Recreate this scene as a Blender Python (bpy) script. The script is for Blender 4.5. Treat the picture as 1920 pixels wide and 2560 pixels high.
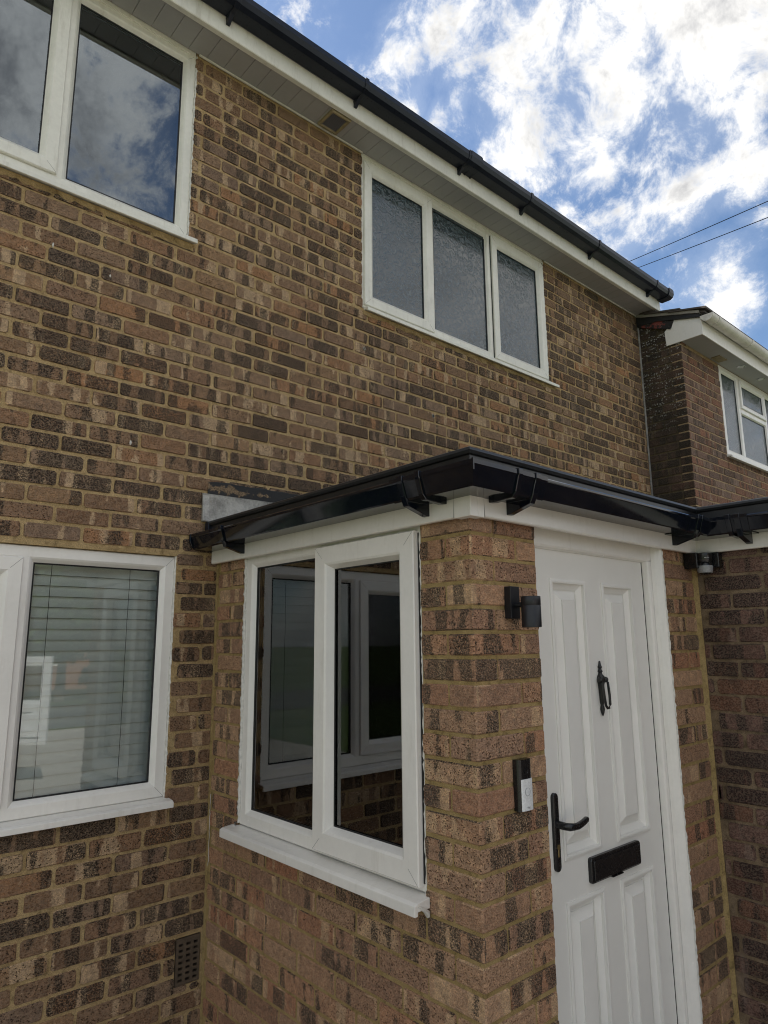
import bpy, bmesh, math, random
from mathutils import Matrix, Vector
R = math.radians
for o in list(bpy.data.objects): bpy.data.objects.remove(o)
S = bpy.context.scene
C = S.collection
ZO = 2.22            # height of the reference course (underside of the porch fascia) above the ground
D = 1.597            # main wall plane; the porch front wall is the plane y = 0
GX = 1.50            # face of the garage wall
NX, NY = 4.36, 1.203 # neighbour's flank and front

# ------------------------------------------------------------------ camera
YAW, PITCH, ROLL = 0.725320330, 0.190058334, -0.00883190413
CAM = Vector((-1.56330920, -1.36828345, -0.407040373))
_f = Vector((math.sin(YAW)*math.cos(PITCH), math.cos(YAW)*math.cos(PITCH), math.sin(PITCH)))
_r = Vector((math.cos(YAW), -math.sin(YAW), 0)); _u = _r.cross(_f)
_r2 = _r*math.cos(ROLL)+_u*math.sin(ROLL); _u2 = -_r*math.sin(ROLL)+_u*math.cos(ROLL)
cd = bpy.data.cameras.new('camera'); cam = bpy.data.objects.new('camera', cd); C.objects.link(cam)
cd.sensor_fit = 'VERTICAL'; cd.sensor_height = 36; cd.lens = 36*1709.8587/2560
cd.clip_start = 0.02; cd.clip_end = 3000
M = Matrix((( _r2.x, _u2.x, -_f.x, CAM.x), (_r2.y, _u2.y, -_f.y, CAM.y), (_r2.z, _u2.z, -_f.z, CAM.z+ZO), (0,0,0,1)))
cam.matrix_world = M; S.camera = cam
def pixdir(px, py): return (_f+_r2*((px-960)/1709.86)-_u2*((py-1280)/1709.86)).normalized()
def project(p):
    d = Vector(p)-CAM; z = d.dot(_f)
    if z < .05: return None
    return (960+1709.86*d.dot(_r2)/z, 1280-1709.86*d.dot(_u2)/z)

# ------------------------------------------------------------------ node helper
class NT:
    def __init__(s, tree): s.t = tree; s.n = tree.nodes; s.l = tree.links
    def node(s, typ, ins=None, **kw):
        n = s.n.new(typ)
        for k, v in kw.items(): setattr(n, k, v)
        for k, v in (ins or {}).items():
            sock = n.inputs[k]
            if isinstance(v, bpy.types.NodeSocket): s.l.new(v, sock)
            else: sock.default_value = v
        return n
    def math(s, op, a, b=0.0, c=0.0, clamp=False):
        return s.node('ShaderNodeMath', {0: a, 1: b, 2: c}, operation=op, use_clamp=clamp).outputs[0]
    def vmath(s, op, a, b=None, out=0):
        n = s.node('ShaderNodeVectorMath', {0: a}, operation=op)
        if b is not None:
            if isinstance(b, bpy.types.NodeSocket): s.l.new(b, n.inputs[1])
            else: n.inputs[1].default_value = b
        return n.outputs[out]
    def mr(s, v, a, b, c=0.0, d=1.0, smooth=True):
        return s.node('ShaderNodeMapRange', {'Value': v, 'From Min': a, 'From Max': b, 'To Min': c, 'To Max': d},
                      interpolation_type='SMOOTHSTEP' if smooth else 'LINEAR').outputs[0]
    def mix(s, f, a, b, blend='MIX'):
        n = s.node('ShaderNodeMix', data_type='RGBA', blend_type=blend)
        for i, v in ((0, f), (6, a), (7, b)):
            if isinstance(v, bpy.types.NodeSocket): s.l.new(v, n.inputs[i])
            else: n.inputs[i].default_value = v if i == 0 else (tuple(v)+(1,))[:4]
        return n.outputs[2]
    def noise(s, vec, scale, detail=2, rough=.5, dist=0, out=0, dim='3D'):
        n = s.node('ShaderNodeTexNoise', {'Scale': scale, 'Detail': detail, 'Roughness': rough, 'Distortion': dist}, noise_dimensions=dim)
        if vec is not None: s.l.new(vec, n.inputs['Vector'])
        return n.outputs[out]
    def comb(s, x, y, z): return s.node('ShaderNodeCombineXYZ', {0: x, 1: y, 2: z}).outputs[0]
    def sep(s, v): return s.node('ShaderNodeSeparateXYZ', {0: v}).outputs
    def ramp(s, f, stops, interp='LINEAR'):
        n = s.node('ShaderNodeValToRGB', {0: f}); cr = n.color_ramp; cr.interpolation = interp
        while len(cr.elements) < len(stops): cr.elements.new(.5)
        for e, (p, c) in zip(cr.elements, stops): e.position = p; e.color = tuple(c)+(1,)
        return n.outputs[0]

# ------------------------------------------------------------------ sky, sun, exposure
SKYK = .075
CLOUDS = [(1750, 20, 420, 190, -12, 1.35), (1640, 170, 260, 100, -25, 1.05), (1840, 250, 190, 100, -25, .95), (1370, 60, 150, 110, 70, 1.0), (1335, 240, 80, 165, 10, 1.05), (1310, 380, 34, 80, 5, .8),
          (1480, 305, 60, 95, 25, .80), (1500, 395, 62, 38, -25, .75), (1075, 70, 130, 66, -48, .98), (1175, 160, 66, 34, -35, .85), (1110, 115, 80, 40, -35, .8),
          (1040, 265, 32, 66, 18, .85), (1092, 290, 18, 44, 25, .85), (1152, 252, 44, 26, -40, .75), (1745, 480, 220, 58, -26, 1.1),
          (1550, 590, 110, 40, -30, .95), (1740, 300, 90, 46, -30, .8), (1790, 690, 80, 60, -50, .95), (1830, 760, 70, 50, -20, .85), (1408, 505, 24, 24, 0, .7), (1447, 556, 30, 14, -35, .7),
          (1890, 560, 40, 22, -20, .6)]
SUN_EL, SUN_AZ = R(47), R(-14)      # azimuth from +Y towards +X: the sun stands behind the house
W = bpy.data.worlds.new('World'); S.world = W; W.use_nodes = True; W.cycles.sampling_method = 'MANUAL'; W.cycles.sample_map_resolution = 256
nt = NT(W.node_tree); nt.n.clear()
sky = nt.node('ShaderNodeTexSky', sky_type='NISHITA'); sky.sun_disc = False
sky.sun_elevation = SUN_EL; sky.sun_rotation = SUN_AZ; sky.air_density = 1.0; sky.dust_density = .6; sky.ozone_density = 2.2
dirv = nt.vmath('NORMALIZE', nt.node('ShaderNodeTexCoord').outputs['Generated'])
dz = nt.sep(dirv)[2]
# the sky is laid out on a plane touching the sky dome at one direction; clouds are patches of cover on it, broken up by noise
SC = Vector((.78, .50, .375)).normalized(); SA = Vector((SC.y, -SC.x, 0)).normalized(); SB = SA.cross(SC)
warp = nt.vmath('SUBTRACT', nt.noise(dirv, 6.0, 2, .55, out=1), (.5, .5, .5))
wd = nt.vmath('ADD', dirv, nt.vmath('MULTIPLY', warp, (.055, .055, .055)))
wz = nt.math('MAXIMUM', nt.vmath('DOT_PRODUCT', wd, tuple(SC), 1), .12)
sx = nt.math('DIVIDE', nt.vmath('DOT_PRODUCT', wd, tuple(SA), 1), wz); sy = nt.math('DIVIDE', nt.vmath('DOT_PRODUCT', wd, tuple(SB), 1), wz)
sp = nt.comb(sx, sy, 0.0)
def onsky(px, py):
    d = pixdir(px, py); return d.dot(SA)/d.dot(SC), d.dot(SB)/d.dot(SC)
def blob(px, py, rx, ry, ang, amp):
    x, y = onsky(px, py); dx = onsky(px+20, py); k = math.hypot(dx[0]-x, dx[1]-y)/20; rot = math.atan2(dx[1]-y, dx[0]-x)
    mp = nt.node('ShaderNodeMapping', {'Vector': sp, 'Location': (x, y, 0), 'Rotation': (0, 0, rot-R(ang)), 'Scale': (rx*k*2.15, ry*k*2.15, 1)}, vector_type='TEXTURE')
    g = nt.node('ShaderNodeTexGradient', {'Vector': mp.outputs[0]}, gradient_type='SPHERICAL').outputs[1]
    return nt.math('MULTIPLY', g, amp*.80)
cover = None
for args in CLOUDS:
    b = blob(*args); cover = b if cover is None else nt.math('MAXIMUM', cover, b)
away = nt.mr(nt.vmath('DISTANCE', dirv, tuple(pixdir(1500, 330)), 1), .55, .95)
gen = nt.math('MULTIPLY', nt.mr(nt.noise(dirv, 2.3, 2, .5), .40, .60), .95)
cover = nt.math('MAXIMUM', cover, nt.math('MULTIPLY', gen, away))
fb = nt.noise(wd, 15.0, 7, .68, .2)
dens = nt.math('ADD', cover, nt.math('MULTIPLY', nt.math('SUBTRACT', fb, .5), 2.9))
mask = nt.mr(dens, .16, .84)
thick = nt.mr(nt.math('ADD', nt.math('MULTIPLY', dens, .8), nt.math('MULTIPLY', nt.math('SUBTRACT', nt.noise(wd, 8.0, 5, .65), .5), 3.2)), .35, 1.45)
ccol = nt.mix(thick, (.60, .59, .57), (.27, .272, .28))
sk = nt.mix(1.0, sky.outputs[0], (SKYK*.92, SKYK*.99, SKYK*1.04), 'MULTIPLY')
veil = nt.math('MULTIPLY', nt.mr(nt.math('ADD', cover, fb), .42, 1.0), .25)
sk = nt.mix(veil, sk, (.42, .47, .55))
col = nt.mix(mask, sk, ccol)
below = nt.mr(dz, -.02, .01)
bg = nt.node('ShaderNodeBackground', {'Color': col, 'Strength': 1.0})
nt.l.new(bg.outputs[0], nt.node('ShaderNodeOutputWorld').inputs[0])
sd = bpy.data.lights.new('sun', 'SUN'); sd.energy = 5.0; sd.angle = R(.53); sd.color = (1, .95, .86)
sun = bpy.data.objects.new('sun', sd); C.objects.link(sun)
sv = Vector((math.sin(SUN_AZ)*math.cos(SUN_EL), math.cos(SUN_AZ)*math.cos(SUN_EL), math.sin(SUN_EL)))
sun.rotation_euler = sv.to_track_quat('Z', 'Y').to_euler(); sun.location = (0, 10, 20)
S.view_settings.view_transform = 'Standard'; S.view_settings.look = 'None'
S.view_settings.exposure = 1.0; S.view_settings.gamma = 1.0
S.render.engine = 'CYCLES'; S.cycles.pixel_filter_type = 'BLACKMAN_HARRIS'; S.cycles.filter_width = 1.05; S.cycles.max_bounces = 5; S.cycles.diffuse_bounces = 3; S.cycles.glossy_bounces = 3; S.cycles.transparent_max_bounces = 8; S.cycles.caustics_reflective = False; S.cycles.caustics_refractive = False

# ------------------------------------------------------------------ materials
def newmat(name):
    m = bpy.data.materials.new(name); m.use_nodes = True; t = NT(m.node_tree); t.n.clear()
    out = t.node('ShaderNodeOutputMaterial'); return m, t, out
def pbsdf(t, out, color, rough=.5, bump=None, bstr=.3, bdist=.002, **ins):
    b = t.node('ShaderNodeBsdfPrincipled', {'Roughness': rough})
    if isinstance(color, bpy.types.NodeSocket): t.l.new(color, b.inputs['Base Color'])
    else: b.inputs['Base Color'].default_value = tuple(color)+(1,)
    for k, v in ins.items():
        k = k.replace('_', ' ')
        if isinstance(v, bpy.types.NodeSocket): t.l.new(v, b.inputs[k])
        else: b.inputs[k].default_value = v
    if bump is not None:
        bn = t.node('ShaderNodeBump', {'Height': bump, 'Strength': bstr, 'Distance': bdist}); t.l.new(bn.outputs[0], b.inputs['Normal'])
    t.l.new(b.outputs[0], out.inputs[0]); return b
def objco(t): return t.node('ShaderNodeTexCoord').outputs['Object']
def worldco(t): return t.node('ShaderNodeNewGeometry').outputs['Position']

def plain(name, col, rough=.5, dirt=.12, scale=14, bscale=None, bstr=.1, spec=.5, metal=0.0, grime=0.0):
    m, t, out = newmat(name); p = worldco(t)
    n = t.noise(p, scale, 5, .6); n2 = t.noise(p, scale*9, 3, .6)
    f = t.math('ADD', t.math('MULTIPLY', n, .7), t.math('MULTIPLY', n2, .3))
    c = t.mix(t.mr(f, .3, .7), tuple(x*(1-dirt) for x in col), tuple(min(1, x*(1+dirt*.5)) for x in col))
    if grime:
        x_, y_, z_ = t.sep(p)
        st = t.noise(t.comb(t.math('MULTIPLY', x_, 30), t.math('MULTIPLY', y_, 30), t.math('MULTIPLY', z_, 5)), 1, 4, .65)
        c = t.mix(t.mr(st, .52, .78, 0, grime), c, (.40, .36, .26))
    r = t.math('ADD', rough, t.math('MULTIPLY', t.math('SUBTRACT', n2, .5), .15))
    pbsdf(t, out, c, r, t.noise(p, bscale or scale*20, 3, .6) if bstr else None, bstr, .001, Specular_IOR_Level=spec, Metallic=metal)
    return m

def brick_mat(name, palette, dark, light, dthr, lthr, pit=.5, pitscale=165, stain=None, val=1.0, bump=.75, band=15):
    m, t, out = newmat(name)
    rnd = t.math('FRACT', t.math('ADD', t.node('ShaderNodeObjectInfo').outputs['Random'], t.math('MULTIPLY', t.node('ShaderNodeNewGeometry').outputs['Random Per Island'], .7312)))
    r2 = t.math('FRACT', t.math('MULTIPLY', rnd, 7.137)); r3 = t.math('FRACT', t.math('MULTIPLY', rnd, 23.71)); r4 = t.math('FRACT', t.math('MULTIPLY', rnd, 61.3))
    uv = t.node('ShaderNodeUVMap', uv_map='UVMap').outputs[0]; x, y, _ = t.sep(uv)
    off = t.math('MULTIPLY', rnd, 173.0)
    V = lambda sx, sy, k: t.comb(t.math('MULTIPLY', x, sx), t.math('MULTIPLY', y, sy), t.math('MULTIPLY', off, k))
    v = V(1, 1, 1)
    base = t.ramp(r2, [(i/max(1, len(palette)-1), c) for i, c in enumerate(palette)])
    wob = t.math('MULTIPLY', t.math('SUBTRACT', t.noise(v, 60, 3, .6), .5), .16)
    b1 = t.math('ADD', t.noise(V(band, 2.5, 3.1), 1, 1, .4), wob)
    b2 = t.math('ADD', t.noise(V(band-2, 2.0, 5.7), 1, 1, .4), wob)
    dk = t.mr(b1, t.math('ADD', dthr, t.math('MULTIPLY', t.math('SUBTRACT', r3, .5), .36)), t.math('ADD', dthr+.05, t.math('MULTIPLY', t.math('SUBTRACT', r3, .5), .36)))
    lt = t.mr(b2, t.math('ADD', lthr, t.math('MULTIPLY', t.math('SUBTRACT', r4, .5), .2)), t.math('ADD', lthr+.05, t.math('MULTIPLY', t.math('SUBTRACT', r4, .5), .2)))
    c = t.mix(t.math('MULTIPLY', lt, .85), base, light)
    g = t.noise(v, 230, 3, .75)
    dk = t.math('MULTIPLY', dk, t.mr(g, .60, .50, .25, .92))
    c = t.mix(dk, c, dark)
    g2 = t.noise(v, 45, 2, .6); drag = t.noise(V(110, 330, 2), 1, 2, .6)
    c = t.mix(1.0, c, t.mix(t.mr(g, .3, .72, smooth=False), (.50, .50, .51), (1.62, 1.57, 1.48)), 'MULTIPLY')
    c = t.mix(1.0, c, t.mix(t.mr(g2, .3, .7, smooth=False), (.74, .74, .76), (1.25, 1.22, 1.18)), 'MULTIPLY')
    c = t.mix(1.0, c, t.mix(t.mr(drag, .35, .65, smooth=False), (.86, .86, .86), (1.12, 1.12, 1.12)), 'MULTIPLY')
    vo = t.node('ShaderNodeTexVoronoi', {'Vector': t.comb(x, t.math('MULTIPLY', y, 1.25), off), 'Scale': pitscale, 'Randomness': 1.0}, feature='F1')
    gate = t.mr(t.noise(v, 90, 2, .5), .40, .56)
    pits = t.math('MULTIPLY', t.math('MULTIPLY', t.mr(vo.outputs['Distance'], .40, .22), gate), t.mr(t.math('FRACT', t.math('MULTIPLY', rnd, 91.7)), .1, .75, .25, 1.0))
    c = t.mix(t.math('MULTIPLY', pits, pit), c, (.018, .014, .011))
    rim = t.math('MULTIPLY', t.mr(vo.outputs['Distance'], .46, .6), .16)
    c = t.mix(rim, c, (.42, .33, .24))
    if val != 1.0: c = t.mix(1.0, c, (val, val, val), 'MULTIPLY')
    if stain: c = stain(t, c)
    h = t.math('ADD', t.math('MULTIPLY', pits, -1.0), t.math('ADD', t.math('MULTIPLY', g, .5), t.math('ADD', t.math('MULTIPLY', drag, .5), t.math('MULTIPLY', g2, .6))))
    pbsdf(t, out, c, .92, h, bump, .005, Specular_IOR_Level=.25)
    return m
def mortar_mat(name, c1, c2, stain=None):
    m, t, out = newmat(name); p = worldco(t)
    n = t.noise(p, 9, 5, .6); g = t.noise(p, 420, 3, .7)
    c = t.mix(t.mr(n, .3, .7), c1, c2)
    sm = t.noise(p, 38, 3, .65)
    c = t.mix(t.mr(sm, .52, .70, 0, .65), c, tuple(x*.52 for x in c1))
    c = t.mix(t.mr(sm, .46, .30, 0, .5), c, tuple(min(1, x*1.25) for x in c2))
    c = t.mix(1.0, c, t.mix(t.mr(g, .3, .7), (.62, .62, .63), (1.34, 1.32, 1.26)), 'MULTIPLY')
    if stain: c = stain(t, c)
    pbsdf(t, out, c, .95, t.math('ADD', g, t.math('MULTIPLY', sm, 2.0)), .6, .004, Specular_IOR_Level=.2)
    return m
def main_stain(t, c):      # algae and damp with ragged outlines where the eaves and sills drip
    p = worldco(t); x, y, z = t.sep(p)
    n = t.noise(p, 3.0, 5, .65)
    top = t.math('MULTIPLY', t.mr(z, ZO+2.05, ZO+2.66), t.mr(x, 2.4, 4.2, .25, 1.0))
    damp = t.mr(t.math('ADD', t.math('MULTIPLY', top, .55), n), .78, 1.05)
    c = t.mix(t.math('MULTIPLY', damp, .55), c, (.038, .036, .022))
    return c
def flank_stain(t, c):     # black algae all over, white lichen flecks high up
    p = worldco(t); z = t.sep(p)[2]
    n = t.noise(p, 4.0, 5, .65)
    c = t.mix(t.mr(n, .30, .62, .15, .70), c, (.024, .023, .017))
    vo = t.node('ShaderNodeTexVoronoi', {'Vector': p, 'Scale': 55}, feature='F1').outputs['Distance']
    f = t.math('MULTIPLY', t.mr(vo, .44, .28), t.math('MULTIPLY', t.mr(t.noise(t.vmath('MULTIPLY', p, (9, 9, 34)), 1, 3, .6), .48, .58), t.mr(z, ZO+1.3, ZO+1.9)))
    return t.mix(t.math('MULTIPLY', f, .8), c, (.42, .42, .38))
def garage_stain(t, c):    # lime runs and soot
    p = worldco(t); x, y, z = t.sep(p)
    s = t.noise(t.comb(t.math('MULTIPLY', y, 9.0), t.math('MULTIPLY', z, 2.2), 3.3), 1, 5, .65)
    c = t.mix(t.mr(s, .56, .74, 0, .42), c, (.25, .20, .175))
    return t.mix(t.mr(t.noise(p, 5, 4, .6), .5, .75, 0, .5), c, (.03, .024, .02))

MB_MAIN = brick_mat('brick_brown_multi', [(.175, .102, .060), (.210, .130, .078), (.235, .155, .100), (.155, .095, .058), (.265, .165, .092), (.195, .122, .078), (.310, .162, .078), (.175, .116, .082), (.255, .175, .114)],
                    (.032, .024, .018), (.46, .335, .21), .520, .595, .9, 115, main_stain, band=17)
MB_PORCH = brick_mat('brick_tan_multi', [(.355, .172, .102), (.40, .245, .150), (.285, .168, .112), (.45, .292, .182), (.37, .185, .108), (.315, .195, .132), (.415, .265, .165), (.255, .140, .090)],
                     (.060, .047, .035), (.52, .36, .22), .57, .59, .8, 130, bump=1.0)
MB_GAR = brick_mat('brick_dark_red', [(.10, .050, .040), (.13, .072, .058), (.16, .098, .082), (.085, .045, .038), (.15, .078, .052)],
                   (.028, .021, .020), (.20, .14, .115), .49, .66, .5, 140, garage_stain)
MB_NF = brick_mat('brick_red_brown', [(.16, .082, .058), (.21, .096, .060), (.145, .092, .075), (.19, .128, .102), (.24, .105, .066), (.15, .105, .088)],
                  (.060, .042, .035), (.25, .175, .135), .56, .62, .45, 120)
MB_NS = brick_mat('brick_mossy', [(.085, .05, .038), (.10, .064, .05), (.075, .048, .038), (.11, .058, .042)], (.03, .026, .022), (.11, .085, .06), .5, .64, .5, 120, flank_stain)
MM_MAIN = mortar_mat('mortar_buff', (.37, .262, .128), (.48, .352, .185), main_stain)
MM_PORCH = mortar_mat('mortar_olive', (.32, .232, .098), (.40, .295, .138))
MM_GAR = mortar_mat('mortar_grey_buff', (.175, .128, .080), (.26, .195, .13), garage_stain)
MM_NF = mortar_mat('mortar_sand', (.33, .235, .135), (.42, .31, .19))
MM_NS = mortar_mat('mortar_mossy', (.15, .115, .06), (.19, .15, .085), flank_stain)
WHITE = plain('upvc_white', (.85, .825, .77), .24, .05, 6, 90, .02, grime=.16)
WHITE2 = plain('upvc_weathered', (.80, .785, .70), .34, .10, 5, 90, .04, grime=.34)
SOFF = plain('soffit_board', (.40, .395, .39), .45, .06, 6, 80, .04, grime=.2)
SEAL = plain('sealant_white', (.70, .68, .62), .6, .25, 60, 300, .3)
BLK = plain('gutter_black', (.004, .006, .011), .085, .2, 8, 60, .02)
BLKW = plain('gutter_black_weathered', (.014, .017, .026), .30, .3, 8, 60, .03, spec=.3)
RUB = plain('roof_rubber', (.020, .021, .023), .38, .3, 20, 200, .15)
SATIN = plain('fitting_black', (.010, .010, .011), .26, .1, 20, 200, .05)
IRON = plain('iron_black', (.012, .012, .012), .30, .2, 90, 220, .35)
ANTH = plain('light_anthracite', (.008, .009, .012), .42, .1, 20, 400, .08)
LEAD = plain('lead_sheet', (.42, .405, .375), .5, .55, 11, 30, .5, metal=.15, grime=.5)
BITU = plain('bitumen', (.014, .014, .014), .6, .4, 30, 60, .6)
GREYW = plain('lens_white', (.76, .77, .77), .4, .2, 200, 300, .2)
SEAMG = plain('seam_grey', (.25, .24, .22), .7, .1)
LENSG = plain('lens_grey', (.30, .31, .32), .3, .3, 200, 300, .3)
CREAM = plain('gutter_offwhite', (.70, .67, .60), .38, .22, 9, 80, .08)
TAN = plain('vent_tan', (.33, .27, .16), .6, .3, 30, 120, .2)
GASK = plain('gasket_black', (.012, .012, .012), .6, .1)
BRASS = plain('brass', (.45, .36, .18), .35, .2, 40, 200, .05, metal=.9)
ROOM = plain('room_paint', (.52, .51, .47), .9, .15, 3, 40, .05)
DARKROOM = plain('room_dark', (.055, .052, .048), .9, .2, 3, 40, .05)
WALLW = plain('plaster_white', (.78, .77, .73), .9, .06, 3, 40, .05)
SLAT = plain('blind_white', (.90, .90, .85), .5, .05, 5, 40, .02)
LOUV = plain('louvre_grey', (.16, .16, .18), .5, .2, 30, 100, .1)
CLAY = plain('air_vent_clay', (.105, .075, .048), .85, .4, 30, 160, .4)
TILE = plain('roof_tile', (.075, .062, .052), .85, .4, 16, 120, .5)
CONC = plain('concrete', (.30, .28, .24), .9, .3, 14, 120, .5)
WIRE = plain('wire', (.010, .011, .014), .9, .1, spec=.0, bstr=0)
PAPER = plain('door_grey_text', (.32, .33, .34), .5, .1)

def door_mat():
    m, t, out = newmat('door_white_grained'); p = worldco(t); x, y, z = t.sep(p)
    g = t.noise(t.comb(t.math('MULTIPLY', x, 230), 0.0, t.math('MULTIPLY', z, 9)), 1, 4, .6, .4)
    n = t.noise(p, 4, 4, .6)
    c = t.mix(t.mr(n, .3, .7), (.80, .785, .735), (.84, .825, .775))
    pbsdf(t, out, c, .38, g, .30, .0016); return m
DOOR = door_mat()
def glass_mat(name, tint, ior=1.75, gcol=(.97, .98, 1.0)):
    m, t, out = newmat(name)
    p = objco(t)
    fres = t.node('ShaderNodeFresnel', {'IOR': ior}).outputs[0]
    gl = t.node('ShaderNodeBsdfGlossy', {'Color': gcol+(1,), 'Roughness': .012})
    tr = t.node('ShaderNodeBsdfTransparent', {'Color': tuple(tint)+(1,)})
    mx = t.node('ShaderNodeMixShader', {0: fres, 1: tr.outputs[0], 2: gl.outputs[0]})
    t.l.new(mx.outputs[0], out.inputs[0]); return m
GLASS = glass_mat('window_glass', (.965, .99, .975), 1.58)
GLASSP = glass_mat('porch_glass', (.965, .985, .97), 2.15)
GLASSUP = glass_mat('window_glass_upstairs', (.80, .84, .85), 2.7, (.84, .93, 1.0))
def frosted():
    m, t, out = newmat('obscured_glass'); p = objco(t)
    w = t.vmath('ADD', p, t.vmath('MULTIPLY', t.vmath('SUBTRACT', t.noise(p, 22, 2, .5, out=1), (.5, .5, .5)), (.055, .055, .055)))
    st = t.noise(t.vmath('MULTIPLY', w, (24, 14, 24)), 1, 2, .5, 1.6)
    rid = t.math('ABSOLUTE', t.math('SUBTRACT', st, .5))
    h = t.mr(rid, .0, .075)
    c = t.mix(h, (.050, .078, .088), (.022, .038, .045))
    pbsdf(t, out, c, .09, h, .19, .006, Specular_IOR_Level=.9, IOR=1.6); return m
FROST = frosted()

# ------------------------------------------------------------------ mesh builder
class MB:
    def __init__(s): s.v = []; s.f = []; s.uv = {}
    def add(s, vs, fs):
        b = len(s.v); s.v += [tuple(x) for x in vs]; s.f += [tuple(i+b for i in f) for f in fs]; return s
    def box(s, x0, x1, y0, y1, z0, z1):
        x0, x1 = sorted((x0, x1)); y0, y1 = sorted((y0, y1)); z0, z1 = sorted((z0, z1))
        return s.add([(x0,y0,z0),(x1,y0,z0),(x1,y1,z0),(x0,y1,z0),(x0,y0,z1),(x1,y0,z1),(x1,y1,z1),(x0,y1,z1)],
                     [(3,2,1,0),(4,5,6,7),(0,1,5,4),(1,2,6,5),(2,3,7,6),(3,0,4,7)])
    def pbox(s, P, u0, u1, v0, v1, n0, n1):
        a = P(u0, v0, n0); b = P(u1, v1, n1); return s.box(a[0], b[0], a[1], b[1], a[2], b[2])
    def loft(s, loops, closed=True, cap=True):
        n = len(loops[0]); vs = [p for l in loops for p in l]; fs = []
        for i in range(len(loops)-1):
            for j in range(n if closed else n-1):
                k = (j+1) % n; fs.append((i*n+j, i*n+k, (i+1)*n+k, (i+1)*n+j))
        if cap: fs.append(tuple(range(n))[::-1]); fs.append(tuple((len(loops)-1)*n+i for i in range(n)))
        return s.add(vs, fs)
    def tube(s, pts, r, n=8, cap=True):
        pts = [Vector(p) for p in pts]; rs = r if isinstance(r, (list, tuple)) else [r]*len(pts); loops = []
        up = Vector((0, 0, 1))
        for i, p in enumerate(pts):
            d = (pts[min(i+1, len(pts)-1)]-pts[max(i-1, 0)]).normalized()
            ref = up if abs(d.dot(up)) < .95 else Vector((1, 0, 0))
            a = d.cross(ref).normalized(); b = a.cross(d)
            loops.append([p+(a*math.cos(2*math.pi*k/n)+b*math.sin(2*math.pi*k/n))*rs[i] for k in range(n)])
        return s.loft(loops, True, cap)
    def lathe(s, c, axis, prof, n=20):
        axis = Vector(axis).normalized(); ref = Vector((0, 0, 1)) if abs(axis.z) < .9 else Vector((1, 0, 0))
        a = axis.cross(ref).normalized(); b = axis.cross(a); c = Vector(c)
        loops = [[c+axis*h+(a*math.cos(2*math.pi*k/n)+b*math.sin(2*math.pi*k/n))*max(r, 1e-4) for k in range(n)] for r, h in prof]
        return s.loft(loops)
    def ring(s, P, u0, u1, v0, v1, prof, closed=True):
        """mitred frame: prof = (inset, proud) points, joined into a closed section"""
        loops = [[P(u0+i, v0+i, n), P(u1-i, v0+i, n), P(u1-i, v1-i, n), P(u0+i, v1-i, n)] for i, n in prof]
        if closed: loops = loops+[loops[0]]
        return s.loft(loops, True, False)
    def sweep(s, path, offs, prof):
        """profile of (n, z) points along plan path; offs = offset direction per path point"""
        loops = [[(p[0]+o[0]*n, p[1]+o[1]*n, z) for n, z in prof] for p, o in zip(path, offs)]
        return s.loft(loops)
    def build(s, name, mat, parent=None, bevel=0, smooth=False, origin=None, seg=2):
        xs = list(zip(*s.v)); c = Vector(origin) if origin else Vector([(min(a)+max(a))/2 for a in xs])
        me = bpy.data.meshes.new(name)
        me.from_pydata([(v[0]-c.x, v[1]-c.y, v[2]-c.z) for v in s.v], [], s.f)
        bm = bmesh.new(); bm.from_mesh(me); bmesh.ops.recalc_face_normals(bm, faces=bm.faces); bm.to_mesh(me); bm.free()
        me.materials.append(mat); o = bpy.data.objects.new(name, me); C.objects.link(o)
        o.location = c+Vector((0, 0, ZO)); setpar(o, parent)
        if smooth: shade(me)
        if bevel:
            b = o.modifiers.new('bevel', 'BEVEL'); b.width = bevel; b.segments = seg; b.limit_method = 'ANGLE'; b.angle_limit = R(35); b.harden_normals = False
        return o
def shade(me, ang=40):
    me.polygons.foreach_set('use_smooth', [True]*len(me.polygons))
    me.set_sharp_from_angle(angle=R(ang))
def wloc(o):
    return o['_w'] if '_w' in o else None
WL = {}
def setpar(o, parent):
    WL[o.name] = Vector(o.location)
    if parent is not None:
        o.parent = parent; o.matrix_parent_inverse = Matrix.Translation(-WL[parent.name])
def thing(name, loc, label, cat, group=None):
    o = bpy.data.objects.new(name, None); C.objects.link(o); o.empty_display_size = .2
    o.location = Vector(loc)+Vector((0, 0, ZO)); WL[o.name] = Vector(o.location)
    o['label'] = label; o['category'] = cat
    if group: o['group'] = group
    return o
def tag(o, label, cat, group=None):
    o['label'] = label; o['category'] = cat
    if group: o['group'] = group
    return o

PM = lambda u, v, n: (u, D-n, v)       # planes: u along, v up, n outward
PS = lambda u, v, n: (-n, u, v)
PF = lambda u, v, n: (u, -n, v)
PG = lambda u, v, n: (GX-n, u, v)
PNS = lambda u, v, n: (NX-n, u, v)
PNF = lambda u, v, n: (u, NY-n, v)
rng = random.Random(11)

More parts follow.
